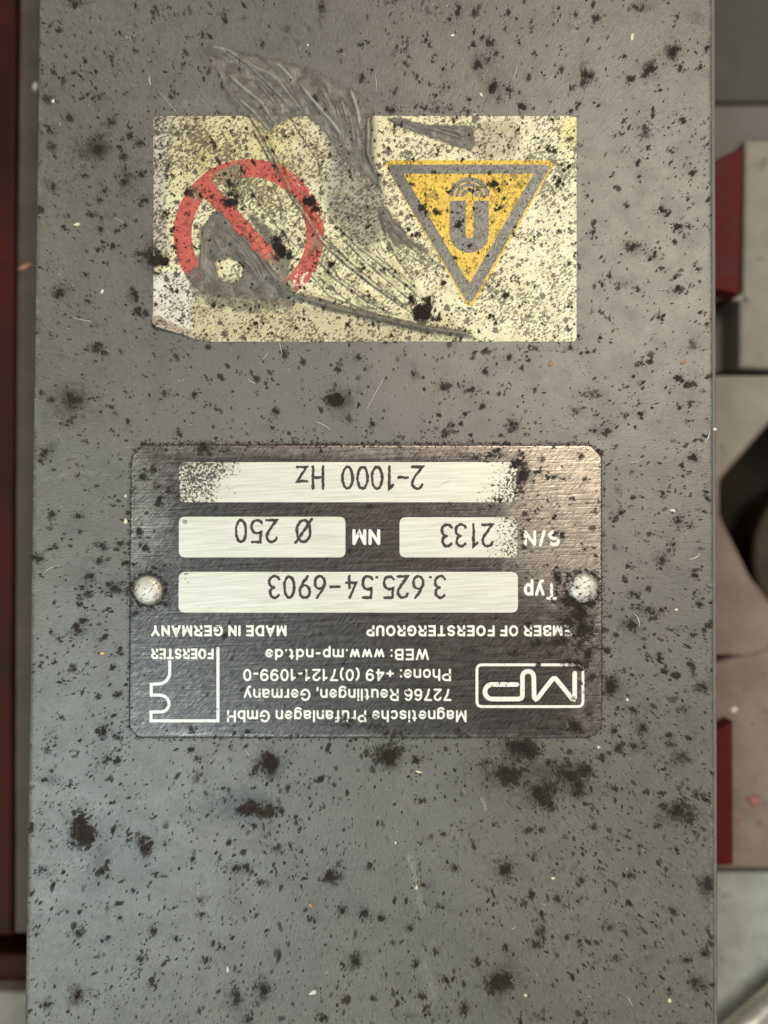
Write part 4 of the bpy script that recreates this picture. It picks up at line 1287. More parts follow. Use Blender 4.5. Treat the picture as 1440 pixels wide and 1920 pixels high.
# printed lettering -------------------------------------------------
A_ = arc
EL = lambda cx, cy, rx, ry, n=24: arc(cx, cy, rx, ry, 90, 450, n)
SANS = {
    'A': (6.4, [[(0, 0), (3.2, 10), (6.4, 0)], [(1.1, 3.1), (5.3, 3.1)]]),
    'B': (5.6, [[(0, 0), (0, 10), (3.1, 10)] + A_(3.1, 7.7, 2.1, 2.3, 90, -90, 8) + [(0, 5.4)], [(0, 5.4), (3.2, 5.4)] + A_(3.2, 2.7, 2.4, 2.7, 90, -90, 8) + [(0, 0)]]),
    'D': (6.0, [[(0, 0), (0, 10), (2.6, 10)] + A_(2.6, 5, 3.4, 5, 90, -90) + [(0, 0)]]),
    'E': (5.1, [[(5, 10), (0, 10), (0, 0), (5.1, 0)], [(0, 5.2), (4.6, 5.2)]]),
    'F': (4.8, [[(4.8, 10), (0, 10), (0, 0)], [(0, 5), (4.3, 5)]]),
    'G': (6.7, [A_(3.4, 5, 3.4, 5, 42, 330, 20) + [(6.6, 4.6), (3.8, 4.6)]]),
    'H': (5.6, [[(0, 0), (0, 10)], [(5.6, 0), (5.6, 10)], [(0, 5.2), (5.6, 5.2)]]),
    'I': (0.01, [[(0, 0), (0, 10)]]),
    'M': (7.0, [[(0, 0), (0, 10)], [(0, 10), (3.5, 1.2), (7, 10)], [(7, 10), (7, 0)]]),
    'N': (5.6, [[(0, 0), (0, 10)], [(0, 10), (5.6, 0)], [(5.6, 0), (5.6, 10)]]),
    'O': (6.8, [EL(3.4, 5, 3.4, 5)]),
    'P': (5.5, [[(0, 0), (0, 10), (3.1, 10)] + A_(3.1, 7.3, 2.4, 2.7, 90, -90, 9) + [(0, 4.6)]]),
    'R': (5.7, [[(0, 0), (0, 10), (3.1, 10)] + A_(3.1, 7.4, 2.4, 2.6, 90, -90, 9) + [(0, 4.8)], [(3.2, 4.8), (5.6, 0)]]),
    'S': (5.4, [A_(2.7, 7.6, 2.5, 2.4, 20, 270, 12) + A_(2.7, 2.6, 2.7, 2.6, 90, -160, 12)]),
    'T': (5.6, [[(0, 10), (5.6, 10)], [(2.8, 10), (2.8, 0)]]),
    'U': (5.6, [[(0, 10), (0, 3)] + A_(2.8, 2.9, 2.8, 2.9, 180, 360) + [(5.6, 10)]]),
    'W': (9.0, [[(0, 10), (2.2, 0)], [(2.2, 0), (4.5, 9.4)], [(4.5, 9.4), (6.8, 0)], [(6.8, 0), (9, 10)]]),
    'Y': (6.0, [[(0, 10), (3, 4.6), (6, 10)], [(3, 4.6), (3, 0)]]),
    'a': (4.7, [[(0.2, 5.2)] + A_(2.4, 5.0, 2.2, 2.0, 165, 0, 8) + [(4.6, 0)], [(4.6, 3.6), (2.6, 3.9)] + A_(2.1, 1.9, 2.0, 1.9, 90, 300, 9) + [(4.6, 1.6)]]),
    'b': (4.8, [[(0, 0), (0, 10)], EL(2.4, 3.5, 2.4, 3.5)]),
    'c': (4.4, [A_(2.4, 3.5, 2.4, 3.5, 45, 315, 16)]),
    'd': (4.8, [[(4.8, 0), (4.8, 10)], EL(2.4, 3.5, 2.4, 3.5)]),
    'e': (4.8, [[(0.2, 3.7), (4.8, 3.7)] + A_(2.4, 3.6, 2.4, 3.4, 3, 315, 18)]),
    'f': (2.7, [[(1, 0), (1, 8)] + A_(2.4, 8.3, 1.4, 1.7, 180, 80, 6), [(0, 6.8), (2.7, 6.8)]]),
    'g': (4.8, [EL(2.4, 3.6, 2.4, 3.4), [(4.8, 7), (4.8, -0.6)] + A_(2.4, -0.6, 2.4, 2.3, 0, -150, 9)]),
    'h': (4.4, [[(0, 0), (0, 10)], [(0, 4.4)] + A_(2.2, 4.7, 2.2, 2.3, 180, 0, 10) + [(4.4, 0)]]),
    'i': (0.01, [[(0, 0), (0, 7)], [(0, 9.6), (0, 10)]]),
    'l': (0.01, [[(0, 0), (0, 10)]]),
    'm': (7.4, [[(0, 0), (0, 7)], [(0, 4.6)] + A_(1.85, 5, 1.85, 2, 180, 0, 9) + [(3.7, 0)], [(3.7, 4.6)] + A_(5.55, 5, 1.85, 2, 180, 0, 9) + [(7.4, 0)]]),
    'n': (4.4, [[(0, 0), (0, 7)], [(0, 4.4)] + A_(2.2, 4.7, 2.2, 2.3, 180, 0, 10) + [(4.4, 0)]]),
    'o': (4.8, [EL(2.4, 3.5, 2.4, 3.5)]),
    'p': (4.8, [[(0, 7), (0, -3)], EL(2.4, 3.5, 2.4, 3.5)]),
    'r': (2.4, [[(0, 0), (0, 7)], [(0, 4.2)] + A_(2.4, 4.4, 2.4, 2.5, 180, 88, 7)]),
    's': (4.2, [A_(2.1, 5.2, 2.0, 1.8, 20, 270, 10) + A_(2.1, 1.7, 2.1, 1.7, 90, -160, 10)]),
    't': (2.5, [[(1.1, 9), (1.1, 1.6)] + A_(2.4, 1.6, 1.3, 1.6, 180, 275, 6), [(0, 6.8), (2.5, 6.8)]]),
    'u': (4.4, [[(0, 7), (0, 2.4)] + A_(2.2, 2.3, 2.2, 2.3, 180, 360, 10) + [(4.4, 7)], [(4.4, 2.5), (4.4, 0)]]),
    'ü': (4.4, [[(0, 7), (0, 2.4)] + A_(2.2, 2.3, 2.2, 2.3, 180, 360, 10) + [(4.4, 7)], [(4.4, 2.5), (4.4, 0)], [(1, 9.4), (1, 9.8)], [(3.4, 9.4), (3.4, 9.8)]]),
    'w': (6.6, [[(0, 7), (1.6, 0)], [(1.6, 0), (3.3, 6.6)], [(3.3, 6.6), (5, 0)], [(5, 0), (6.6, 7)]]),
    'y': (4.8, [[(0, 7), (2.4, 0.2)], [(4.8, 7), (2.2, -1.4), (1.5, -2.6), (0.4, -2.8)]]),
    '0': (5.0, [EL(2.5, 5, 2.5, 5)]),
    '1': (2.9, [[(0.3, 7.6), (2.0, 8.6), (2.6, 10)], [(2.6, 10), (2.6, 0)]]),
    '2': (5.0, [A_(2.5, 7.3, 2.4, 2.7, 170, -30, 12) + [(3.6, 4.6), (0, 0.2)], [(0, 0), (5, 0)]]),
    '4': (5.2, [[(3.9, 0), (3.9, 10)], [(3.9, 10), (0, 3)], [(0, 2.8), (5.2, 2.8)]]),
    '6': (5.0, [A_(2.7, 5, 2.7, 5, 50, 190, 12), EL(2.5, 2.9, 2.5, 2.9)]),
    '7': (5.0, [[(0, 10), (5, 10)], [(5, 10), (2.6, 5), (1.7, 0)]]),
    '9': (5.0, [A_(2.3, 5, 2.7, 5, 230, 370, 12), EL(2.5, 7.1, 2.5, 2.9)]),
    ':': (0.01, [[(0, 0.2), (0, 0.6)], [(0, 6.2), (0, 6.6)]]),
    '.': (0.01, [[(0, 0.2), (0, 0.5)]]),
    ',': (0.3, [[(0.2, 0.5), (-0.2, -1.6)]]),
    '-': (2.6, [[(0, 3.7), (2.6, 3.7)]]),
    '+': (4.6, [[(0, 3.6), (4.6, 3.6)], [(2.3, 1.2), (2.3, 6)]]),
    '(': (1.6, [A_(4.2, 4, 4.2, 7, 128, 232, 10)]),
    ')': (1.6, [A_(-2.6, 4, 4.2, 7, -52, 52, 10)]),
    '/': (2.4, [[(0, -0.3), (2.4, 10.3)]]),
}


def text_wear(u, v):
    w = np.full(np.shape(u), 0.0)
    w = np.maximum(w, 1.0 * smoothstep(u, 1045, 1070) * smoothstep(v, 1160, 1170) * smoothstep(-v, -1240, -1200))
    w = np.maximum(w, 0.72 * smoothstep(u, 1004, 1030) * (v > 1070) * (v < 1130))
    w = np.maximum(w, 0.55 * smoothstep(u, 1020, 1050) * (v < 1030))
    w = np.maximum(w, 0.22 * smoothstep(u, 820, 1000))
    w = np.maximum(w, 0.85 * np.exp(-(((u - 706) / 16) ** 2 + ((v - 1347) / 12) ** 2)))
    w = np.maximum(w, 0.8 * smoothstep(u, 1060, 1085) * smoothstep(-v, -1262, -1248) * (v > 1235))
    return w


def to_uv(co):
    """drawing position of panel points (inverse of PT)"""
    dy, dz = co[:, 1] - CAM.y, 0.0 - CAM.z
    yc = dy * ct + dz * st
    zc = dy * st * -1 + dz * ct
    return 720 + co[:, 0] / -zc * D / S, 960 - yc / -zc * D / S


def finish_print(bm, name, label):
    o = finish(bm, name, M['white'], plate)
    co = np.empty(len(o.data.vertices) * 3, np.float32)
    o.data.vertices.foreach_get("co", co)
    u, v = to_uv(co.reshape(-1, 3).astype(float))
    add_attr(o.data, "wear", text_wear(u, v))
    o["label"] = label
    return o


def densify(pts, m=3.0):
    out = []
    for a, b in zip(pts[:-1], pts[1:]):
        k = max(1, int(math.hypot(b[0] - a[0], b[1] - a[1]) / m))
        out += [(a[0] + (b[0] - a[0]) * t / k, a[1] + (b[1] - a[1]) * t / k) for t in range(k)]
    return out + [pts[-1]]


def printed(text, u_start, u_end, v_base, cap, wd=4.0, label=None, gap=1.0, space=3.4):
    """upside-down line: starts at the right (u_start), runs to the left (u_end); capitals rise towards larger v"""
    sy = (cap - wd) / 10.0
    ink = wd / sy                                   # stroke width in glyph units
    x, items = 0.0, []
    for ch in text:
        if ch == ' ':
            x += space
            continue
        W, strokes = SANS[ch]
        items.append((x, strokes))
        x += W + ink + gap
    total = x - gap - ink
    sx = (u_start - u_end - wd) / total
    bm = bmesh.new()
    q = 0
    for x0, strokes in items:
        for stp in strokes:
            pts = [(u_start - wd / 2 - (x0 + px_) * sx, v_base + wd / 2 + py_ * sy) for px_, py_ in stp]
            ribbon(bm, densify(pts), wd, PT_TOP + 0.05 * (q % 3), 0.12)
            q += 1
    return finish_print(bm, "printed_text", label or ("printed line " + text))


printed("S/N", 1049, 981, 994.5, 29.5, 5.6)
printed("NM", 713, 661, 992, 30, 6.0)
printed("Typ", 1043, 981, 1093, 31, 5.6)
printed("MEMBER OF FOERSTERGROUP", 1092, 687, 1171.5, 20.8, 4.4, "printed line with the name of the group")
printed("MADE IN GERMANY", 538, 285, 1171.5, 20.8, 4.4)
printed("WEB: www.mp-ndt.de", 804, 498, 1215.5, 21.5, 3.9, "printed line with the web address")
printed("Phone: +49 (0)7121-1099-0", 845, 457, 1253, 23, 3.8, "printed line with the phone number")
printed("72766 Reutlingen, Germany", 846, 458, 1290, 23, 3.8, "printed line with the town")
printed("Magnetische Prüfanlagen GmbH", 874, 427, 1330, 23, 3.8, "printed line with the maker's name")
printed("FOERSTER", 402, 285, 1215, 20, 4.3, "small printed word inside the stepped emblem")


def zarc(cx, cy, r, a0, a1, n=10):
    return [(cx + r * math.cos(math.radians(a)), cy + r * math.sin(math.radians(a))) for a in np.linspace(a0, a1, n)]


bm = bmesh.new()
path = [(410, 1215), (410, 1350), (285, 1350), (285, 1333.5), (303, 1333.5)] + zarc(303, 1318, 15.5, 85, -85, 12) + [(300, 1302), (285.5, 1302), (285.5, 1282), (299, 1281)] + zarc(299, 1260, 21, 85, 5, 8) + [(320, 1255), (320, 1239)]
ribbon(bm, densify(path), 5.6, PT_TOP + 0.15)
finish_print(bm, "emblem_outline", "white stepped outline emblem at the left of the nameplate")
bm = bmesh.new()
rr = round_poly([(893.5, 1245.5), (1091.5, 1245.5), (1091.5, 1323.5), (893.5, 1323.5)], 10, 6)
ribbon(bm, densify(rr + [rr[0]]), 5.2, PT_TOP)
finish_print(bm, "emblem_frame", "white rounded frame around the letters MP")
bm = bmesh.new()
mp = [(1076, 1261), (1076, 1306), (1074.5, 1309.5), (1071, 1308.5)] + [(1043, 1274), (1040, 1271), (1036.5, 1271), (1033, 1274)] + [(1007, 1307.5), (1003.5, 1309.5), (1000.3, 1306)] + [(999.6, 1268)] + \
    zarc(989, 1268, 10.5, -10, -170, 10) + [(978.5, 1268), (978.5, 1303)] + [(976.5, 1307.5), (972, 1309.4)] + [(922, 1309.4)] + zarc(922, 1295.8, 13.6, 100, 260, 12) + [(922, 1282.2), (968, 1282.2)]
ribbon(bm, densify(mp), 8.6, PT_TOP)
finish_print(bm, "emblem_letters", "white single-stroke letters MP in the rounded frame")


# rivets -------------------------------------------------------------
def rivet(cu, cv, r):
    prof = [(1.0, 0.5), (1.0, 2.5), (0.965, 5.5), (0.88, 8.2), (0.72, 10.0), (0.5, 11.0), (0.25, 11.5)]
    n = 40
    bm = bmesh.new()
    rings = []
    for f_, hh in prof:
        rings.append([bm.verts.new(PT(cu + r * f_ * math.cos(a) * (1 + 0.012 * math.sin(3 * a)), cv + r * f_ * math.sin(a), PLATE_H + hh + 0.35 * math.sin(2 * a + cu))) for a in np.linspace(0, 2 * math.pi, n + 1)[:-1]])
    top = bm.verts.new(PT(cu, cv, PLATE_H + 11.6))
    for r0, r1 in zip(rings[:-1], rings[1:]):
        for k in range(n):
            bm.faces.new((r0[k], r0[(k + 1) % n], r1[(k + 1) % n], r1[k]))
    for k in range(n):
        bm.faces.new((rings[-1][k], rings[-1][(k + 1) % n], top))
    bmesh.ops.recalc_face_normals(bm, faces=bm.faces)
    me = bpy.data.meshes.new("rivet")
    bm.to_mesh(me)
    bm.free()
    for p in me.polygons:
        p.use_smooth = True
    return link_mesh("rivet", me, M['rivet'], plate)


rivet(280, 1106, 26.5)
rivet(1091, 1102, 27.5)

# ------------------------------------------------------------------ warning sticker
CREAM = np.array([0.83, 0.77, 0.51])


def sticker_tint(u, v):
    n1, n2 = vnoise(u, v, 55), vnoise(u + 300, v + 70, 18)
    c = np.repeat(CREAM[None], len(u), 0)

    def lay(c, m, col):
        m = np.clip(m, 0, 1)[:, None]
        return c * (1 - m) + np.array(col)[None] * m
    c = lay(c, smoothstep(u, 860, 1000) * 0.55, (0.84, 0.80, 0.57))
    c = lay(c, smoothstep(u, 1030, 1075) * smoothstep(-v, -330, -230), (0.86, 0.76, 0.32))
    c = lay(c, smoothstep(-u, -640, -560) * smoothstep(-v, -420, -300) * (0.45 + 0.55 * n1), (0.66, 0.565, 0.27))
    c = lay(c, smoothstep(-u, -420, -330) * smoothstep(-v, -330, -240) * 0.7, (0.52, 0.46, 0.33))
    c = lay(c, soft_poly(u, v, [(250, 200), (320, 200), (312, 400), (316, 470), (250, 500)], 6) * 0.9, (0.58, 0.54, 0.46))
    c = lay(c, soft_poly(u, v, [(270, 506), (345, 512), (366, 545), (356, 640), (270, 640)], 4), (0.76, 0.73, 0.64))
    c = lay(c, soft_poly(u, v, [(270, 588), (300, 596), (350, 618), (400, 632), (400, 660), (270, 640)], 5) * 0.8, (0.33, 0.25, 0.18))
    c = lay(c, soft_poly(u, v, [(362, 545), (540, 560), (620, 585), (740, 612), (880, 640), (880, 660), (360, 660)], 8) * 0.75, (0.52, 0.455, 0.285))
    c = lay(c, soft_poly(u, v, TEAR, 10) * 0.96, (0.30, 0.265, 0.205))
    c = lay(c, soft_poly(u, v, [(596, 200), (610, 255), (625, 320), (660, 330), (700, 320), (706, 200)], 10) * 0.9, (0.20, 0.19, 0.155))
    c = lay(c, soft_poly(u, v, [(886, 226), (965, 226), (978, 262), (960, 296), (890, 298)], 8) * 0.8, (0.42, 0.35, 0.25))
    c = lay(c, soft_poly(u, v, [(540, 225), (600, 215), (640, 330), (590, 400), (560, 330)], 14) * 0.35, (0.66, 0.6, 0.5))
    return c


SMEAR = [(398, 402), (372, 430), (372, 470), (362, 508), (344, 514), (366, 548), (450, 556), (540, 566), (580, 566), (556, 545), (536, 520), (512, 500), (488, 462), (452, 424), (424, 394)]
HOLE = [(408, 494), (428, 486), (452, 496), (454, 520), (434, 530), (412, 522)]
SM2 = [(452, 388), (480, 402), (520, 440), (545, 470), (548, 510), (530, 545), (510, 500), (500, 470)]
WEDGE = [(716, 222), (752, 220), (800, 233), (886, 236), (893, 268), (884, 286), (838, 272), (790, 254), (745, 238)]
SM3 = [(700, 390), (716, 380), (735, 405), (765, 440), (800, 465), (812, 486), (780, 470), (740, 455), (716, 440)]


def sticker_dirt_shade(u, v):
    d = 0.85 * soft_poly(u, v, SMEAR, 9)
    d *= 1 - 0.95 * soft_poly(u, v, HOLE, 5)
    d = np.maximum(d, 0.85 * soft_poly(u, v, SM2, 9))
    d = np.maximum(d, 0.62 * soft_poly(u, v, [(350, 512), (540, 520), (570, 560), (545, 590), (460, 592), (385, 572), (352, 545)], 10))
    d = np.maximum(d, 0.5 * soft_poly(u, v, [(395, 322), (455, 305), (500, 330), (470, 352), (420, 362)], 9))
    d = np.maximum(d, 0.55 * soft_poly(u, v, [(520, 400), (536, 395), (540, 470), (560, 520), (536, 520), (525, 470)], 7))
    d = np.maximum(d, 0.95 * soft_poly(u, v, WEDGE, 6))
    d = np.maximum(d, 0.7 * soft_poly(u, v, SM3, 7))
    for pts, wd, am in RIDGES:                       # dirt lodged along the folds, and a shaded flank painted on one side
        q, t = poly_dist(u, v + 3, pts)
        q2, _ = poly_dist(u + 4, v - 3, pts)
        d = np.maximum(d, 0.95 * np.exp(-(q2 / (wd * 0.28)) ** 2) * np.clip(np.minimum(t, 1 - t) / 0.1, 0, 1))
        d = np.maximum(d, (0.38 + 0.03 * am) * np.exp(-(q / (wd * 0.42)) ** 2) * np.clip(np.minimum(t, 1 - t) / 0.1, 0, 1))
    q, t = poly_dist(u, v, RIDGES[3][0])
    d = np.maximum(d, 0.98 * np.exp(-(q / 11.0) ** 2) * np.clip(np.minimum(t, 1 - t) / 0.08, 0, 1))
    d = np.maximum(d, 0.45 * soft_poly(u, v, [(318, 236), (330, 236), (324, 300), (308, 306)], 5))
    return d


step = 2.6
uu = np.concatenate([[288.0, 288.5, 289.8, 292, 295], np.arange(297.5, 1072, step), [1073, 1076, 1078.6, 1080.2, 1081.0]])


def sticker_vt(u):
    r = 8.0
    e = np.where(u < 288 + r, 288 + r - u, np.where(u > 1081 - r, u - (1081 - r), 0))
    return 218 + (r - np.sqrt(np.clip(r * r - e * e, 0, None)))


def sticker_vb2(u):
    r = 7.0
    e = np.where(u > 1081 - r, u - (1081 - r), 0)
    b = sticker_vb(u) - (r - np.sqrt(np.clip(r * r - e * e, 0, None)))
    return b - 6 * np.clip((296 - u) / 8, 0, 1) ** 2


nv_ = int(424 / step)
g = np.concatenate([[0, 0.003], np.linspace(0.008, 0.992, nv_), [0.997, 1]])
vt_, vb_ = sticker_vt(uu), sticker_vb2(uu)
wob = lambda x: 1.2 * (vnoise(x, x * 0 + 3, 9) - 0.5)
SV = vt_[None] + (vb_ - vt_)[None] * g[:, None] + (wob(uu) * 1.0)[None] * (np.abs(g - 0.5) * 2)[:, None] ** 8
SU = np.repeat(uu[None], len(g), 0)
SH = sticker_h(SU, SV)
nU, nV = SU.shape[1], SU.shape[0]
verts = PT(SU, SV, SH).reshape(-1, 3)
faces = grid_faces(nU, nV)
bidx = np.concatenate([np.arange(nU), np.arange(1, nV) * nU + nU - 1, (nV - 1) * nU + np.arange(nU - 2, -1, -1), np.arange(nV - 2, 0, -1) * nU])
low = verts[bidx].copy()
low[:, 2] = np.maximum(low[:, 2] - 1.4 * S, 0.1 * S)
n0, nb = len(verts), len(bidx)
kk = np.arange(nb)
sk = np.stack([bidx[kk], bidx[(kk + 1) % nb], n0 + (kk + 1) % nb, n0 + kk], 1)
me = mesh_np("warning_sticker", np.concatenate([verts, low]), np.concatenate([faces, sk]), True)
auf = np.concatenate([SU.ravel(), SU.ravel()[bidx]])
avf = np.concatenate([SV.ravel(), SV.ravel()[bidx]])
tint = sticker_tint(auf, avf)
edge_m = np.minimum(np.abs(avf - 641), np.minimum(np.abs(auf - 1081), np.minimum(np.abs(auf - 288), np.abs(avf - 218)))) < 1.3
tint[edge_m] = tint[edge_m] * 0.5 + np.array([0.8, 0.76, 0.62]) * 0.5
add_attr(me, "tint", tint)
add_attr(me, "dirt_shade", sticker_dirt_shade(auf, avf))
sw = 0.3 + 0.9 * (vnoise(auf, avf, 60) - 0.5) + 0.5 * smoothstep(-auf, -640, -500) * smoothstep(-avf, -460, -360)
add_attr(me, "wear", sw)
sticker = link_mesh("warning_sticker", me, M['sticker'], housing)
tag(sticker, "torn and crumpled cream warning sticker with a red ring and a yellow triangle")


def ink_attrs(me, u, v, dirt_shade=None, chip=None):
    add_attr(me, "wear", 0.15 + 0.6 * (vnoise(u, v, 60) - 0.5))
    add_attr(me, "dirt_shade", sticker_dirt_shade(u, v) if dirt_shade is None else dirt_shade)
    add_attr(me, "chip", np.zeros(len(u)) if chip is None else chip)


# red ring
nr, na = 10, 200
aa = np.linspace(0, 2 * math.pi, na + 1)[:-1]
ra = np.linspace(107.5, 141, nr)
RU = 467 + ra[:, None] * np.cos(aa)[None]
RV = 440 + ra[:, None] * np.sin(aa)[None] * 1.0
verts = PT(RU, RV, sticker_h(RU, RV) + 0.45).reshape(-1, 3)
i, j = np.meshgrid(np.arange(na), np.arange(nr - 1))
q0 = (j * na + i).ravel()
q1 = (j * na + (i + 1) % na).ravel()
faces = np.stack([q0, q0 + na, q1 + na, q1], 1)[:, ::-1]
me = mesh_np("prohibition_ring", verts, faces, True)
if me.polygons[0].normal.z < 0:
    me.flip_normals()
ru, rv_ = RU.ravel(), RV.ravel()
rd = sticker_dirt_shade(ru, rv_) * 0.75
rd = np.maximum(rd, 0.98 * soft_poly(ru, rv_, [(340, 520), (400, 520), (540, 530), (560, 600), (330, 600)], 14))
rd = np.maximum(rd, 1.0 * soft_poly(ru, rv_, [(505, 530), (545, 520), (560, 545), (548, 600), (500, 600)], 10))
rd = np.maximum(rd, 0.85 * soft_poly(ru, rv_, [(400, 322), (452, 300), (462, 330), (440, 350), (410, 356), (392, 345)], 9))
rd = np.maximum(rd, 0.7 * soft_poly(ru, rv_, [(340, 350), (376, 345), (386, 372), (362, 384)], 9))
rd = np.maximum(rd, 0.6 * soft_poly(ru, rv_, [(575, 440), (625, 430), (612, 475), (578, 478)], 9))
chip = np.exp(-(((ru - 560) / 30) ** 2 + ((rv_ - 530) / 30) ** 2)) + 0.8 * np.exp(-(((ru - 580) / 30) ** 2 + ((rv_ - 365) / 22) ** 2))
ink_attrs(me, ru, rv_, rd, chip)
o = link_mesh("prohibition_ring", me, M['red_ink'], sticker)
o["label"] = "worn red prohibition ring"

# red bar across the ring
p0, p1 = np.array([384.0, 350.0]), np.array([517.0, 494.0])
dd = (p1 - p0) / np.hypot(*(p1 - p0))
nn = np.array([-dd[1], dd[0]])
a_, b_ = np.meshgrid(np.linspace(0, np.hypot(*(p1 - p0)), 70), np.linspace(-14.5, 14.5, 10))
BU, BV = p0[0] + dd[0] * a_ + nn[0] * b_, p0[1] + dd[1] * a_ + nn[1] * b_
me = mesh_np("prohibition_bar", PT(BU, BV, sticker_h(BU, BV) + 0.75).reshape(-1, 3), grid_faces(70, 10), True)
if me.polygons[0].normal.z < 0:
    me.flip_normals()
bd = 0.85 * smoothstep(BU.ravel() + BV.ravel(), 955, 1010)
ink_attrs(me, BU.ravel(), BV.ravel(), bd, 0.5 * smoothstep(BU.ravel(), 470, 510))
o = link_mesh("prohibition_bar", me, M['red_ink'], sticker)
o["label"] = "red diagonal bar of the prohibition ring, its lower end smeared away"


def ngon_ink(name, outer, holes, h, m, label, dirtv=None):
    """flat ink patch with holes on the smooth part of the sticker"""
    bm = bmesh.new()
    edges = []
    for pts in [outer] + holes:
        vx = [bm.verts.new(PT(u, v, h)) for u, v in pts]
        edges += [bm.edges.new((vx[k], vx[(k + 1) % len(vx)])) for k in range(len(vx))]
    bmesh.ops.triangle_fill(bm, use_beauty=True, edges=edges)
    for f_ in bm.faces:
        f_.normal_update()
        if f_.normal.z < 0:
            f_.normal_flip()
    me = bpy.data.meshes.new(name)
    bm.to_mesh(me)
    bm.free()
    o_ = link_mesh(name, me, m, sticker)
    o_["label"] = label
    nvv = len(me.vertices)
    add_attr(me, "wear", np.full(nvv, 0.2))
    add_attr(me, "dirt_shade", np.zeros(nvv))
    add_attr(me, "chip", np.zeros(nvv))
    return o_


T0 = 1.6
ngon_ink("warning_triangle", round_poly([(716, 301), (1043, 301), (881, 583)], 12), [], T0 + 0.5, M['yellow_ink'], "yellow warning triangle pointing down")
ngon_ink("triangle_border", round_poly([(722, 309.5), (1034, 309.5), (880, 574)], 9), [round_poly([(756, 326.5), (1000, 326.5), (880, 533)], 2.0)], T0 + 0.85, M['black_ink'], "dark grey border of the warning triangle")
U_out = [(843, 377), (873, 377), (873, 440)] + zarc(880.5, 440, 7.5, 170, 10, 8) + [(888, 440), (888, 377), (916, 377)] + zarc(879.5, 438, 36.6, 0, 180, 18)
ngon_ink("magnet_symbol", U_out, [], T0 + 0.85, M['black_ink'], "dark horseshoe magnet symbol")
for r0, r1 in ((10, 17), (20, 27), (30, 38)):
    a0 = zarc(880, 371, r1, 184, 356, 22)
    a1 = zarc(880, 371, r0, 356, 184, 18)
    ngon_ink("field_line", a0 + a1, [], T0 + 0.85, M['black_ink'], "dark curved field line above the magnet symbol" if r0 == 30 else None or "dark curved field line")

# torn laminate pulled up above the sticker, and rubbed up inside the ring
def make_film(poly, rid, label, hole=None, edge=8.0):
    step = 2.6
    pa_ = np.array(poly)
    fu = np.arange(pa_[:, 0].min() - 8, pa_[:, 0].max() + 8, step)
    fv = np.arange(pa_[:, 1].min() - 8, pa_[:, 1].max() + 8, step)
    FU, FV = np.meshgrid(fu, fv)
    sd, _ = poly_dist(FU, FV, list(poly) + [poly[0]])
    sgn = np.where(in_poly(FU, FV, poly), sd, -sd)
    if hole is not None:
        hd, _ = poly_dist(FU, FV, list(hole) + [hole[0]])
        sgn = np.minimum(sgn, np.where(in_poly(FU, FV, hole), -hd, hd))
    sgn = sgn + 9 * (vnoise(FU, FV, 9) - 0.5) + 5 * (vnoise(FU + 50, FV, 4) - 0.5)
    fr = ridge_h(FU, FV, rid)
    hh = 1.6 + fr + 1.4 * (vnoise(FU, FV, 12) - 0.5)
    base = np.where(on_sticker(FU, FV), sticker_h(FU, FV) + 0.3, 0.2)
    hh = base + np.maximum(hh - np.where(on_sticker(FU, FV), 0.4, 0), 0.9) * smoothstep(sgn, -1.0, edge)
    fc = grid_faces(len(fu), len(fv))
    fc = fc[(sgn.ravel()[fc] > -0.5).all(1)]
    used, inv = np.unique(fc, return_inverse=True)
    me = mesh_np("torn_film", PT(FU, FV, hh).reshape(-1, 3)[used], inv.reshape(fc.shape), True)
    crest = np.clip(fr / 9, 0, 1) + 0.3 * smoothstep(-FU - FV, -560, -480)
    add_attr(me, "crest", crest.ravel()[used])
    add_attr(me, "fade", smoothstep(sgn, -0.5, 9.0).ravel()[used])
    o_ = link_mesh("torn_film", me, M['film'], sticker)
    o_["label"] = label


make_film(FILM, FRIDGES, "torn grey laminate strip pulled up over the sticker's top edge")
SMRID = [([(392, 412), (380, 450), (378, 510)], 5, 5), ([(420, 400), (452, 440), (486, 480), (520, 530)], 5, 6), ([(410, 420), (450, 455), (480, 500), (500, 545)], 4, 6),
         ([(440, 470), (470, 500), (492, 535)], 4, 5), ([(400, 440), (420, 480)], 5, 4), ([(470, 420), (500, 455), (520, 480)], 4, 4)]
make_film([(400, 396), (376, 428), (374, 470), (362, 505), (346, 512), (354, 540), (388, 556), (450, 560), (530, 568), (560, 560), (540, 540), (520, 512), (498, 486), (470, 452), (438, 418), (418, 392)], SMRID,
          "grey rubbed-up laminate patch inside the red ring", HOLE, 5.0)
make_film(WEDGE, [([(750, 230), (820, 246), (884, 268)], 5, 5), ([(760, 226), (830, 238), (888, 246)], 4, 4)], "grey rubbed-up laminate wedge at the sticker's top edge above the triangle", None, 5.0)
make_film([(712, 384), (726, 384), (746, 414), (772, 446), (806, 470), (800, 480), (762, 462), (740, 468), (724, 440), (712, 410)], [([(718, 390), (736, 424), (770, 452)], 5, 5)],
          "small grey laminate flap left of the triangle", None, 5.0)

# ================================================================== GRIME CRUMBS (too many to count)
FL_N = 8


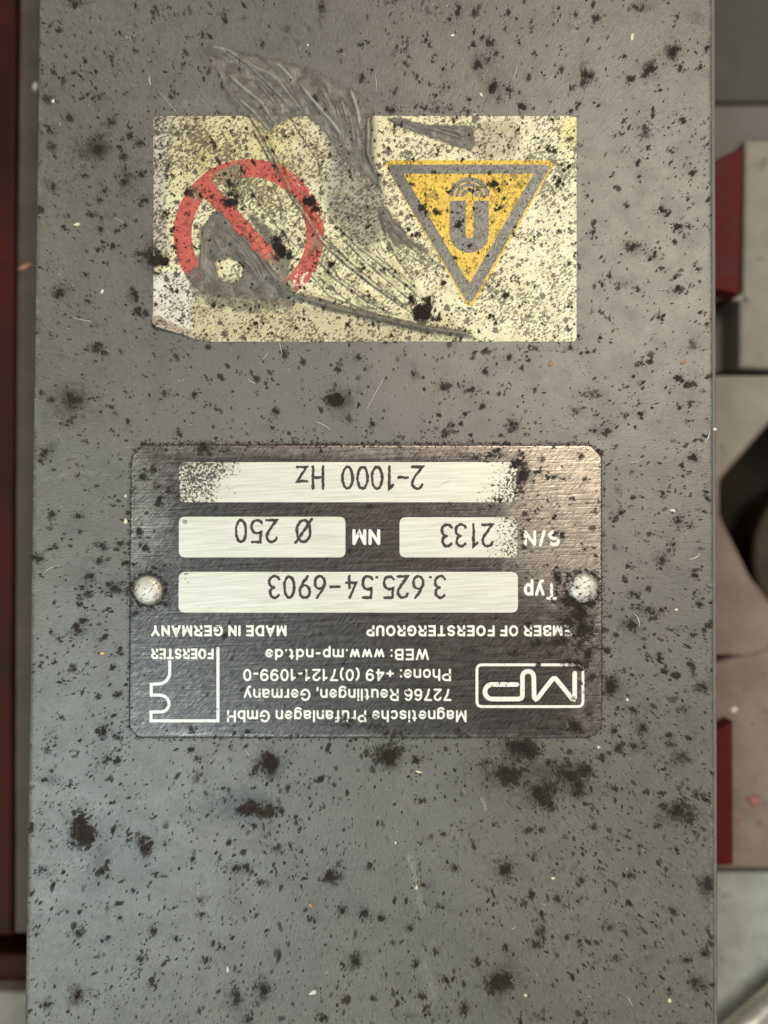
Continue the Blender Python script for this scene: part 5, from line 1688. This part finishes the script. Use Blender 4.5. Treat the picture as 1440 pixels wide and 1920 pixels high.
def build_flakes(u, v, size, asp, ang, shade, lift, opq):
    n = len(u)
    th = np.linspace(0, 2 * math.pi, FL_N, endpoint=False)[None] + rng.uniform(-0.25, 0.25, (n, FL_N))
    rad = rng.uniform(0.6, 1.5, (n, FL_N)) * size[:, None]
    x = rad * np.cos(th) * np.sqrt(asp)[:, None]
    y = rad * np.sin(th) / np.sqrt(asp)[:, None]
    cu, su = np.cos(ang)[:, None], np.sin(ang)[:, None]
    bu = u[:, None] + x * cu - y * su
    bv = v[:, None] + x * su + y * cu
    hb = surf_h(bu.ravel(), bv.ravel()).reshape(bu.shape)
    hc = surf_h(u, v)
    hb = np.minimum(hb, hc[:, None] + 3) + 0.25
    ctop = hc + 0.6 + lift
    vb = PT(bu, bv, np.maximum(hb, 0.15) + 0.9 * (hc > 1)[:, None] * 1.0)
    # half-way ring gives the crumb a rounded, lumpy top
    mu = u[:, None] + (bu - u[:, None]) * 0.55
    mv = v[:, None] + (bv - v[:, None]) * 0.55
    mh = ctop[:, None] * rng.uniform(0.75, 1.05, (n, FL_N)) + 0.9 * (hc > 1)[:, None]
    mh = np.maximum(mh, hc[:, None] + 0.5)
    vm = PT(mu, mv, mh)
    vc = PT(u, v, ctop + 0.9 * (hc > 1))[:, None]
    allv = np.concatenate([vb, vm, vc], 1)
    nv = 2 * FL_N + 1
    k = np.arange(FL_N)
    k2 = (k + 1) % FL_N
    tri = np.concatenate([np.stack([k, k2, FL_N + k2], 1), np.stack([k, FL_N + k2, FL_N + k], 1), np.stack([FL_N + k, FL_N + k2, np.full(FL_N, 2 * FL_N)], 1)])
    tri = tri[:, ::-1]
    f_ = (np.arange(n)[:, None, None] * nv + tri[None]).reshape(-1, 3)
    al = np.concatenate([np.full(FL_N, 0.0), np.full(FL_N, 0.80), [0.95]])[None] * opq[:, None]
    return allv.reshape(-1, 3), f_, np.repeat(shade, nv), al.ravel()


def flake_params(n, med, sig, hi):
    s = np.minimum(med * np.exp(rng.normal(0, sig, n)), hi)
    return s


def radial(u, v):
    return np.arctan2(v - 960, u - 720)


PU_, PV_, PS, PA, PG, PSH, PLI, POP = [], [], [], [], [], [], [], []


def push(u, v, s, darkness, aniso=1.0, opq=None):
    n = len(u)
    r = np.hypot(u - 720, v - 960)
    asp = 1 + aniso * np.clip(r / 700, 0, 1.3) * rng.uniform(0.1, 1.5, n)
    ang = radial(u, v) + rng.normal(0, 0.35, n)
    PU_.append(u)
    PV_.append(v)
    PS.append(s)
    PA.append(asp)
    PG.append(ang)
    PSH.append(np.clip(darkness + rng.normal(0, 0.22, n), 0, 1))
    POP.append(rng.uniform(0.35, 1.0, n) if opq is None else np.broadcast_to(opq, (n,)) + 0.0)
    PLI.append(s * rng.uniform(0.10, 0.35, n))


# scattered crumbs over the panel
n = 14000
u = rng.uniform(50, 1338, n)
v = rng.uniform(-20, 1940, n)
dens = 0.28 + 0.9 * (vnoise(u, v, 120) * 0.5 + vnoise(u + 77, v, 45) * 0.5) ** 2 * 1.6
dens *= np.where((v < 200) & (u > 380), 0.45, 1.0)
dens *= np.where(in_poly(u, v, PLATE), 0.35 + 0.6 * plate_wear_sheen(u, v), 1)
dens *= np.where((v > 1390), 1.1, 1.0)
dens *= 1 + 1.3 * np.exp(-((v - 1450) / 90) ** 2) * smoothstep(u, 700, 900) + 0.7 * np.exp(-((v - 1500) / 90) ** 2) * smoothstep(-u, -650, -500)
dens *= 1 + 0.9 * np.exp(-(np.minimum(np.abs(v - 835), np.abs(v - 1384)) / 14) ** 2)
dens *= np.where((u > 1130) & (v > 880) & (v < 1500), 1.35, 1.0)
ok = (rng.random(n) < dens) & (u > left_edge(v) + 5)
ok &= ~((on_sticker(u, v)) & (rng.random(n) < 0.35))
infield = np.zeros(n, bool)
for (a, b, c, d) in FIELDS:
    infield |= (u > a - 3) & (u < c + 3) & (v > b - 3) & (v < d + 3)
ok &= ~(infield & (rng.random(n) > 0.9 * field_wear(u, v) - 0.1))
u, v = u[ok], v[ok]
s = np.maximum(flake_params(len(u), 1.75, 0.58, 8.0), 1.1)
stk = on_sticker(u, v)
s = np.where(stk, s * 0.7, s)
push(u, v, s, np.where(stk, 0.2, np.clip(0.62 - 0.05 * s, 0.1, 1)), 1.0, np.where(stk, 0.95, rng.uniform(0.3, 1.0, len(u))))
# black flecks stuck on the sticker
n = 1500
ub, vb2 = rng.uniform(290, 1080, n), rng.uniform(219, 640, n)
okb = on_sticker(ub, vb2) & (rng.random(n) < 0.35 + 0.8 * vnoise(ub, vb2, 50))
ub, vb2 = ub[okb], vb2[okb]
push(ub, vb2, flake_params(len(ub), 1.7, 0.45, 5.0), np.full(len(ub), 0.15), 0.5, rng.uniform(0.8, 1.0, len(ub)))
# some grow into little groups
pick = (rng.random(len(u)) < 0.13) & ~stk
for _ in range(3):
    uu_, vv_, ss_ = u[pick], v[pick], s[pick]
    an = radial(uu_, vv_)
    du, dv = rng.normal(0, 1, (2, len(uu_)))
    push(uu_ + (du * np.cos(an) * 1.6 - dv * np.sin(an) * 0.8) * ss_ * 1.4, vv_ + (du * np.sin(an) * 1.6 + dv * np.cos(an) * 0.8) * ss_ * 1.4, ss_ * rng.uniform(0.5, 1.1, len(uu_)), 0.35 + 0 * ss_)

# traced patches
for cu_, cv_, r_ in ((280, 1106, 29), (1091, 1102, 30)):          # dirt packed round the rivets
    a = rng.uniform(0, 2 * math.pi, 260)
    rr_ = r_ + np.abs(rng.normal(0, 4.5, 260))
    push(cu_ + rr_ * np.cos(a), cv_ + rr_ * np.sin(a), flake_params(260, 1.7, 0.4, 4), np.full(260, 0.4), 0.2)
for k_ in range(2):                                               # dirt packed along the plate's edge
    pp = np.array(PLATE + [PLATE[0]])
    sg = rng.integers(0, len(pp) - 1, 1500)
    ln_ = np.hypot(*(pp[1:] - pp[:-1]).T)
    sg = rng.choice(len(ln_), 1500, p=ln_ / ln_.sum())
    t_ = rng.random(1500)[:, None]
    q = pp[sg] * (1 - t_) + pp[sg + 1] * t_
    q = q + rng.normal(0, 3.0, q.shape) + (q - np.array([685, 1108])) * 0.008
    kp = rng.random(1500) < np.where(q[:, 1] < 845, 0.9, 0.35) * (0.3 + vnoise(q[:, 0], q[:, 1], 45))
    q = q[kp]
    push(q[:, 0], q[:, 1], flake_params(len(q), 1.5, 0.4, 4), np.full(len(q), 0.5), 0.2)
for B, kd, dk in ((BLOBS, 0.25, 0.52), (PBLOBS, 0.26, 0.5), (SBLOBS, 0.6, 0.22)):
    for (bu, bv, ru, rv, stg) in B:
        ru, rv = ru * (1.18 if min(ru, rv) > 11 else 1.0), rv * (1.18 if min(ru, rv) > 11 else 1.0)
        m_ = min(ru, rv)
        opq = 0.30 + 0.70 * stg
        if m_ <= 11:                                  # a small spot: a few soft lumps that run together
            nn_ = int(rng.integers(3, 6))
            q = rng.normal(0, 0.36, (nn_, 2))
            push(bu + q[:, 0] * ru, bv + q[:, 1] * rv, m_ * rng.uniform(0.38, 0.72, nn_), np.clip(dk - 0.1 + 0.4 * (1 - stg) + 0 * q[:, 0], 0, 1), 0.5, opq)
            nn_ = int(max(3, 0.16 * ru * rv * stg))
            q = rng.normal(0, 0.6, (nn_, 2))
            push(bu + q[:, 0] * ru, bv + q[:, 1] * rv, flake_params(nn_, 1.3, 0.35, 3.0), np.full(nn_, dk), 0.6, opq)
        else:                                         # a crusty patch: ragged, made of several lobes
            nl = int(rng.integers(4, 8))
            lob = rng.normal(0, 0.48, (nl, 2))
            lob[0] = 0
            lr = rng.uniform(0.22, 0.5, nl)
            nn_ = int(max(10, kd * ru * rv * stg ** 1.5))
            pk = rng.integers(0, nl, nn_)
            q = lob[pk] + rng.normal(0, 0.6, (nn_, 2)) * lr[pk][:, None]
            sz = flake_params(nn_, 1.35 + 0.055 * m_ * stg, 0.45, 1.2 + 0.28 * m_)
            d0 = np.hypot(q[:, 0], q[:, 1])
            sz *= np.clip(1.2 - 0.4 * d0, 0.4, 1.2)
            push(bu + q[:, 0] * ru, bv + q[:, 1] * rv, sz, np.clip(dk + 0.45 * (1 - stg) + 0.15 * d0, 0, 1), 0.5, opq * (0.35 + 0.5 * rng.random(nn_)))
            k3 = 4 + int(m_ / 6)
            q = rng.normal(0, 0.30, (k3, 2))
            push(bu + q[:, 0] * ru, bv + q[:, 1] * rv, m_ * rng.uniform(0.25, 0.45, k3), np.full(k3, dk), 0.4, opq * 0.30)
        ns = int(3 + 0.3 * m_)
        a = rng.uniform(0, 2 * math.pi, ns)
        rr_ = rng.uniform(1.0, 2.1, ns)
        push(bu + np.cos(a) * ru * rr_, bv + np.sin(a) * rv * rr_, flake_params(ns, 1.4, 0.4, 3.2), np.full(ns, 0.45), 0.6)

u, v = np.concatenate(PU_), np.concatenate(PV_)
s, asp, ang = np.concatenate(PS), np.concatenate(PA), np.concatenate(PG)
sh, li, op = np.concatenate(PSH), np.concatenate(PLI), np.concatenate(POP)
ok = (u > left_edge(v) + 4) & (u < right_edge(v) - 3) & (v > -60) & (v < 1985)
fv_, ff_, fs_, fa_ = build_flakes(u[ok], v[ok], s[ok], asp[ok], ang[ok], sh[ok], li[ok], op[ok])
me = mesh_np("grime_crumbs", fv_, ff_, False)
add_attr(me, "shade", fs_)
add_attr(me, "cover", fa_)
o = link_mesh("grime_crumbs", me, M['grime'], housing)
o["kind"] = "stuff"
o["label"] = "dark baked-on dust crumbs scattered over the whole panel"
print("flakes", int(ok.sum()))

# ================================================================== LOOSE CHIPS AND SHAVINGS
def chip_mesh(name, pts, thick, h0, m, seed):
    """small broken flake: irregular outline, bevelled, slightly domed"""
    r = np.random.default_rng(seed)
    bm = bmesh.new()
    n = len(pts)
    c = np.mean(pts, 0)
    lo = [bm.verts.new(PT(p[0], p[1], h0)) for p in pts]
    hi = [bm.verts.new(PT(*(c + (np.array(p) - c) * 0.78), h0 + thick * r.uniform(0.6, 1.1))) for p in pts]
    t = bm.verts.new(PT(c[0], c[1], h0 + thick * 1.1))
    for k in range(n):
        j_ = (k + 1) % n
        bm.faces.new((lo[k], lo[j_], hi[j_], hi[k]))
        bm.faces.new((hi[k], hi[j_], t))
    bm.faces.new(lo[::-1])
    bmesh.ops.recalc_face_normals(bm, faces=bm.faces)
    me_ = bpy.data.meshes.new(name)
    bm.to_mesh(me_)
    bm.free()
    return me_


def chip(u, v, a, b, ang, mat, label, h0=None, cat="chip", name="metal_chip", group="loose chips on the housing", z=None, thick=None):
    r = np.random.default_rng(int(u * 7 + v))
    n = 8
    a, b = a * 0.8, b * 0.8
    th = np.linspace(0, 2 * math.pi, n, endpoint=False) + r.uniform(-0.25, 0.25, n)
    ra_ = r.uniform(0.75, 1.2, n)
    ca, sa = math.cos(math.radians(ang)), math.sin(math.radians(ang))
    pts = [(u + a * q * math.cos(t) * ca - b * q * math.sin(t) * sa, v + a * q * math.cos(t) * sa + b * q * math.sin(t) * ca) for t, q in zip(th, ra_)]
    h = float(surf_h(np.array([u]), np.array([v]))[0]) + 0.6 if h0 is None else h0
    if z is not None:
        sc_ = 1.0
        h = z / S
        c3 = P(u, v, z)
        me_ = chip_mesh(name, pts, thick or min(a, b) * 0.8, 0, M[mat], int(u + v))
        off = c3 - PT(u, v, 0)
        for vx in me_.vertices:
            vx.co.x += off[0]
            vx.co.y += off[1]
            vx.co.z += z
    else:
        me_ = chip_mesh(name, pts, thick or min(a, b) * 0.8, h, M[mat], int(u + v))
    o_ = link_mesh(name, me_, M[mat])
    recenter(o_)
    tag(o_, label, cat, group)
    return o_


chip(67, 163, 7, 11, 0, 'white_chip', "large white chip on the left flange, beside the housing's upper left edge", z=-0.0259, group=None)
chip(47, 500, 20, 7, -25, 'orange_chip', "tan crescent chip on the left flange, level with the sticker's lower half", z=-0.0259, group=None)
chip(1375, 1331, 12, 8, -30, 'white_chip', "bright white chip above the narrow red strip on the right", z=-0.0329, group=None)
chip(1416, 1500, 20, 16, 20, 'pink_chip', "pinkish paint flake on the brown casting right of the narrow red strip", z=-0.0325, group=None, cat="flake", name="paint_flake", thick=3)
chip(1388, 1543, 7, 6, 0, 'orange_chip', "small orange chip on the brown casting right of the narrow red strip", z=-0.0325, group=None)
chip(100, 190, 4, 5, 20, 'white_chip', "small white chip near the upper left edge, beside a dark crumb")
chip(145, 421, 9, 4, -5, 'cream_chip', "pale crescent chip left of the sticker, level with the red ring")
chip(192, 1225, 6, 5, 0, 'gold_chip', "golden chip left of the nameplate, level with its lower half")
chip(588, 1861, 11, 6, -25, 'white_chip', "large whitish chip near the bottom edge, left of centre")
chip(427, 1817, 3.5, 8, -10, 'white_chip', "upright whitish sliver chip near the bottom, left of the largest whitish chip")
chip(583, 1698, 4, 9, -30, 'orange_chip', "orange-brown chip in the lower middle of the panel")
chip(1037, 1646, 6.5, 4, 10, 'cream_chip', "cream oval chip alone in the lower right of the panel")
chip(1122, 1401, 5, 4, 0, 'white_chip', "white chip just below the nameplate's lower right corner")
chip(1343, 804, 5, 5, -15, 'white_chip', "white chip on the right edge lip beside a bent shaving", h0=-9.3)
chip(1281, 680, 7, 5, -15, 'orange_chip', "orange chip near the right edge, below and right of the sticker")
chip(1032, 682, 6, 8, 10, 'orange_chip', "reddish orange chip just under the sticker's lower right corner")
chip(236, 930, 4, 4, 0, 'white_chip', "white speck chip at the nameplate's left edge, upper")
chip(236, 977, 6, 8, 0, 'cream_chip', "pale yellowish chip at the nameplate's left edge, level with the field reading 250")
chip(902, 178, 3, 8, -40, 'white_chip', "curved white chip above the sticker's triangle")
chip(889, 215, 4, 3, 0, 'white_chip', "tiny white chip on the sticker's top edge above the triangle")
chip(849, 67, 6, 4, 0, 'cream_chip', "cream chip near the top edge, right of centre")
chip(781, 1664, 4, 6, 0, 'cream_chip', "cream chip on a pale rub mark in the lower middle")
chip(742, 1580, 3.5, 3.5, 0, 'white_chip', "tiny white chip in the lower middle, right above a cream one")
chip(785, 1447, 8, 3, 5, 'cream_chip', "flat cream chip under the nameplate's middle")
chip(1261, 957, 8, 4, 15, 'white_chip', "white flat chip right of the field reading 2133")
chip(1268, 1143, 5, 3.5, 0, 'cream_chip', "pale chip right of the right rivet")
chip(1176, 1312, 5, 3.5, 25, 'white_chip', "white chip right of the emblem letters MP")
chip(192, 547, 4, 7, 20, 'white_chip', "bluish white chip left of the sticker's lower left corner")
chip(427, 872, 7, 6, 0, 'white_chip', "white crumb chip in the pitted end of the top field", h0=PT_TOP + 0.8)
chip(1185, 70, 5, 13, 12, 'cream_chip', "pale elongated flake near the top right, by dark stains")
chip(985, 1865, 5, 5, 0, 'cream_chip', "dull cream chip beside the large dark stain near the bottom")
chip(1255, 1875, 5, 7, 0, 'cream_chip', "dull cream chip near the bottom right corner of the panel")
chip(577, 85, 3, 3, 0, 'white_chip', "tiny glinting chip above the torn laminate")


def shaving_mesh(pts, wd, lift):
    pts = np.asarray(pts, float)
    h = surf_h(pts[:, 0], pts[:, 1]) + lift
    path = [tuple(PT(p[0], p[1], q)) for p, q in zip(pts, h)]
    k = len(path)
    rad_ = [max(0.25, wd * (0.35 + 0.65 * math.sin(math.pi * (0.1 + 0.8 * i_ / (k - 1))))) * S for i_ in range(k)]
    return tube("shaving", path, rad_, None, 6)


def bez(a, b, c, n=9):
    a, b, c = map(np.array, (a, b, c))
    return [(1 - t) ** 2 * a + 2 * t * (1 - t) * b + t * t * c for t in np.linspace(0, 1, n)]


SHAV = [
    (bez((1330, 804), (1330, 826), (1317, 830)), 1.3, "bent bright shaving by the right edge, beside a white chip"),
    (bez((1289, 1049), (1308, 1048), (1311, 1036)), 1.5, "curved bright shaving right of the nameplate, level with the rivets"),
    (bez((283, 160), (279, 152), (282, 143)), 1.6, "short glinting shaving above the sticker's upper left corner"),
    (bez((294, 166), (312, 188), (332, 212)), 0.7, "straight hair-thin shaving running to the sticker's upper left corner"),
    (bez((1188, 1150), (1200, 1158), (1198, 1176)), 1.2, "curved shaving over a dark stain right of the right rivet"),
    (bez((685, 772), (704, 738), (723, 703)), 0.8, "long straight hair-thin shaving between the sticker and the nameplate"),
    (bez((465, 710), (470, 718), (480, 719)), 1.0, "short bent shaving between the sticker and the nameplate, left of centre"),
    (bez((588, 790), (608, 794), (622, 808)), 0.7, "faint curved shaving above the nameplate's top edge, left of centre"),
    (bez((524, 642), (526, 652), (529, 664)), 0.8, "short upright shaving hanging at the sticker's lower edge"),
    (bez((486, 684), (498, 668), (505, 658)), 0.7, "short slanting shaving under the sticker's lower edge"),
    (bez((948, 708), (956, 698), (960, 686)), 0.7, "thin shaving below the sticker, right of centre"),
    (bez((1207, 735), (1226, 728), (1238, 722)), 1.0, "wavy bright shaving below and right of the sticker"),
    (bez((1178, 868), (1192, 868), (1206, 860)), 0.9, "thin shaving right of the nameplate's upper right corner"),
    (bez((1175, 1868), (1182, 1875), (1186, 1888)), 0.9, "short straight shaving near the bottom right of the panel"),
    (bez((901, 1495), (908, 1508), (913, 1522)), 0.7, "short thin shaving left of the darkest stains under the nameplate"),
    (bez((457, 1400), (466, 1412), (470, 1425)), 0.7, "short thin shaving under the nameplate, left of centre"),
    (bez((700, 136), (709, 150), (704, 175)), 0.8, "thin curved shaving at the right of the torn laminate"),
    (bez((960, 155), (968, 138), (970, 114)), 0.8, "thin upright shaving above the sticker's right half"),
    (bez((1024, 158), (1034, 146), (1040, 138)), 0.7, "thin slanting shaving above the sticker's upper right corner"),
    (bez((214, 408), (224, 412), (233, 420)), 0.8, "short shaving left of the red ring"),
    (bez((134, 594), (150, 600), (172, 603)), 0.8, "thin curved shaving in the left margin under the sticker's lower left corner"),
    (bez((80, 1078), (92, 1062), (114, 1060)), 0.9, "bright curved shaving at the left edge, level with the left rivet"),
    (bez((1235, 545), (1248, 544), (1258, 536)), 0.9, "short shaving right of the sticker, level with the triangle's tip"),
]
for pts, wd, lb in SHAV:
    o = link_mesh("shaving", shaving_mesh(pts, wd, wd + 0.5), M['steel'])
    recenter(o)
    tag(o, lb, "shaving", "metal shavings on the housing")

# finest needles of swarf, too many to count
n = 190
u = rng.uniform(70, 1330, n)
v = rng.uniform(0, 1915, n)
ok = ~in_poly(u, v, PLATE) & ~(on_sticker(u, v)) & (u > left_edge(v) + 12)
u, v = u[ok], v[ok]
vv, ff = [], []
base_i = 0
for k in range(len(u)):
    ln = rng.uniform(3, 9) * (1.7 if rng.random() < 0.15 else 1)
    a = radial(u[k], v[k]) + rng.normal(0, 0.5)
    wd = rng.uniform(0.35, 0.7)
    d = np.array([math.cos(a), math.sin(a)])
    nr_ = np.array([-d[1], d[0]])
    bend = rng.normal(0, 0.18) * ln
    p = [np.array([u[k], v[k]]) - d * ln / 2, np.array([u[k], v[k]]) + nr_ * bend, np.array([u[k], v[k]]) + d * ln / 2]
    q = []
    for i_, c in enumerate(p):
        wv = wd * (1.0 if i_ == 1 else 0.35)
        q += [PT(*(c + nr_ * wv), 0.3), PT(c[0], c[1], 0.3 + wd * 1.4), PT(*(c - nr_ * wv), 0.3)]
    vv += q
    for i_ in range(2):
        b0 = base_i + i_ * 3
        ff += [[b0, b0 + 3, b0 + 4, b0 + 1], [b0 + 1, b0 + 4, b0 + 5, b0 + 2]]
    base_i += 9
me = mesh_np("fine_swarf", np.array(vv), np.array(ff)[:, ::-1], True)
if np.mean([p.normal.z for p in me.polygons]) < 0:
    me.flip_normals()
o = link_mesh("fine_swarf", me, M['steel'])
tag(o, "finest bright metal needles dusted over the grey panel", "swarf", None, "stuff")
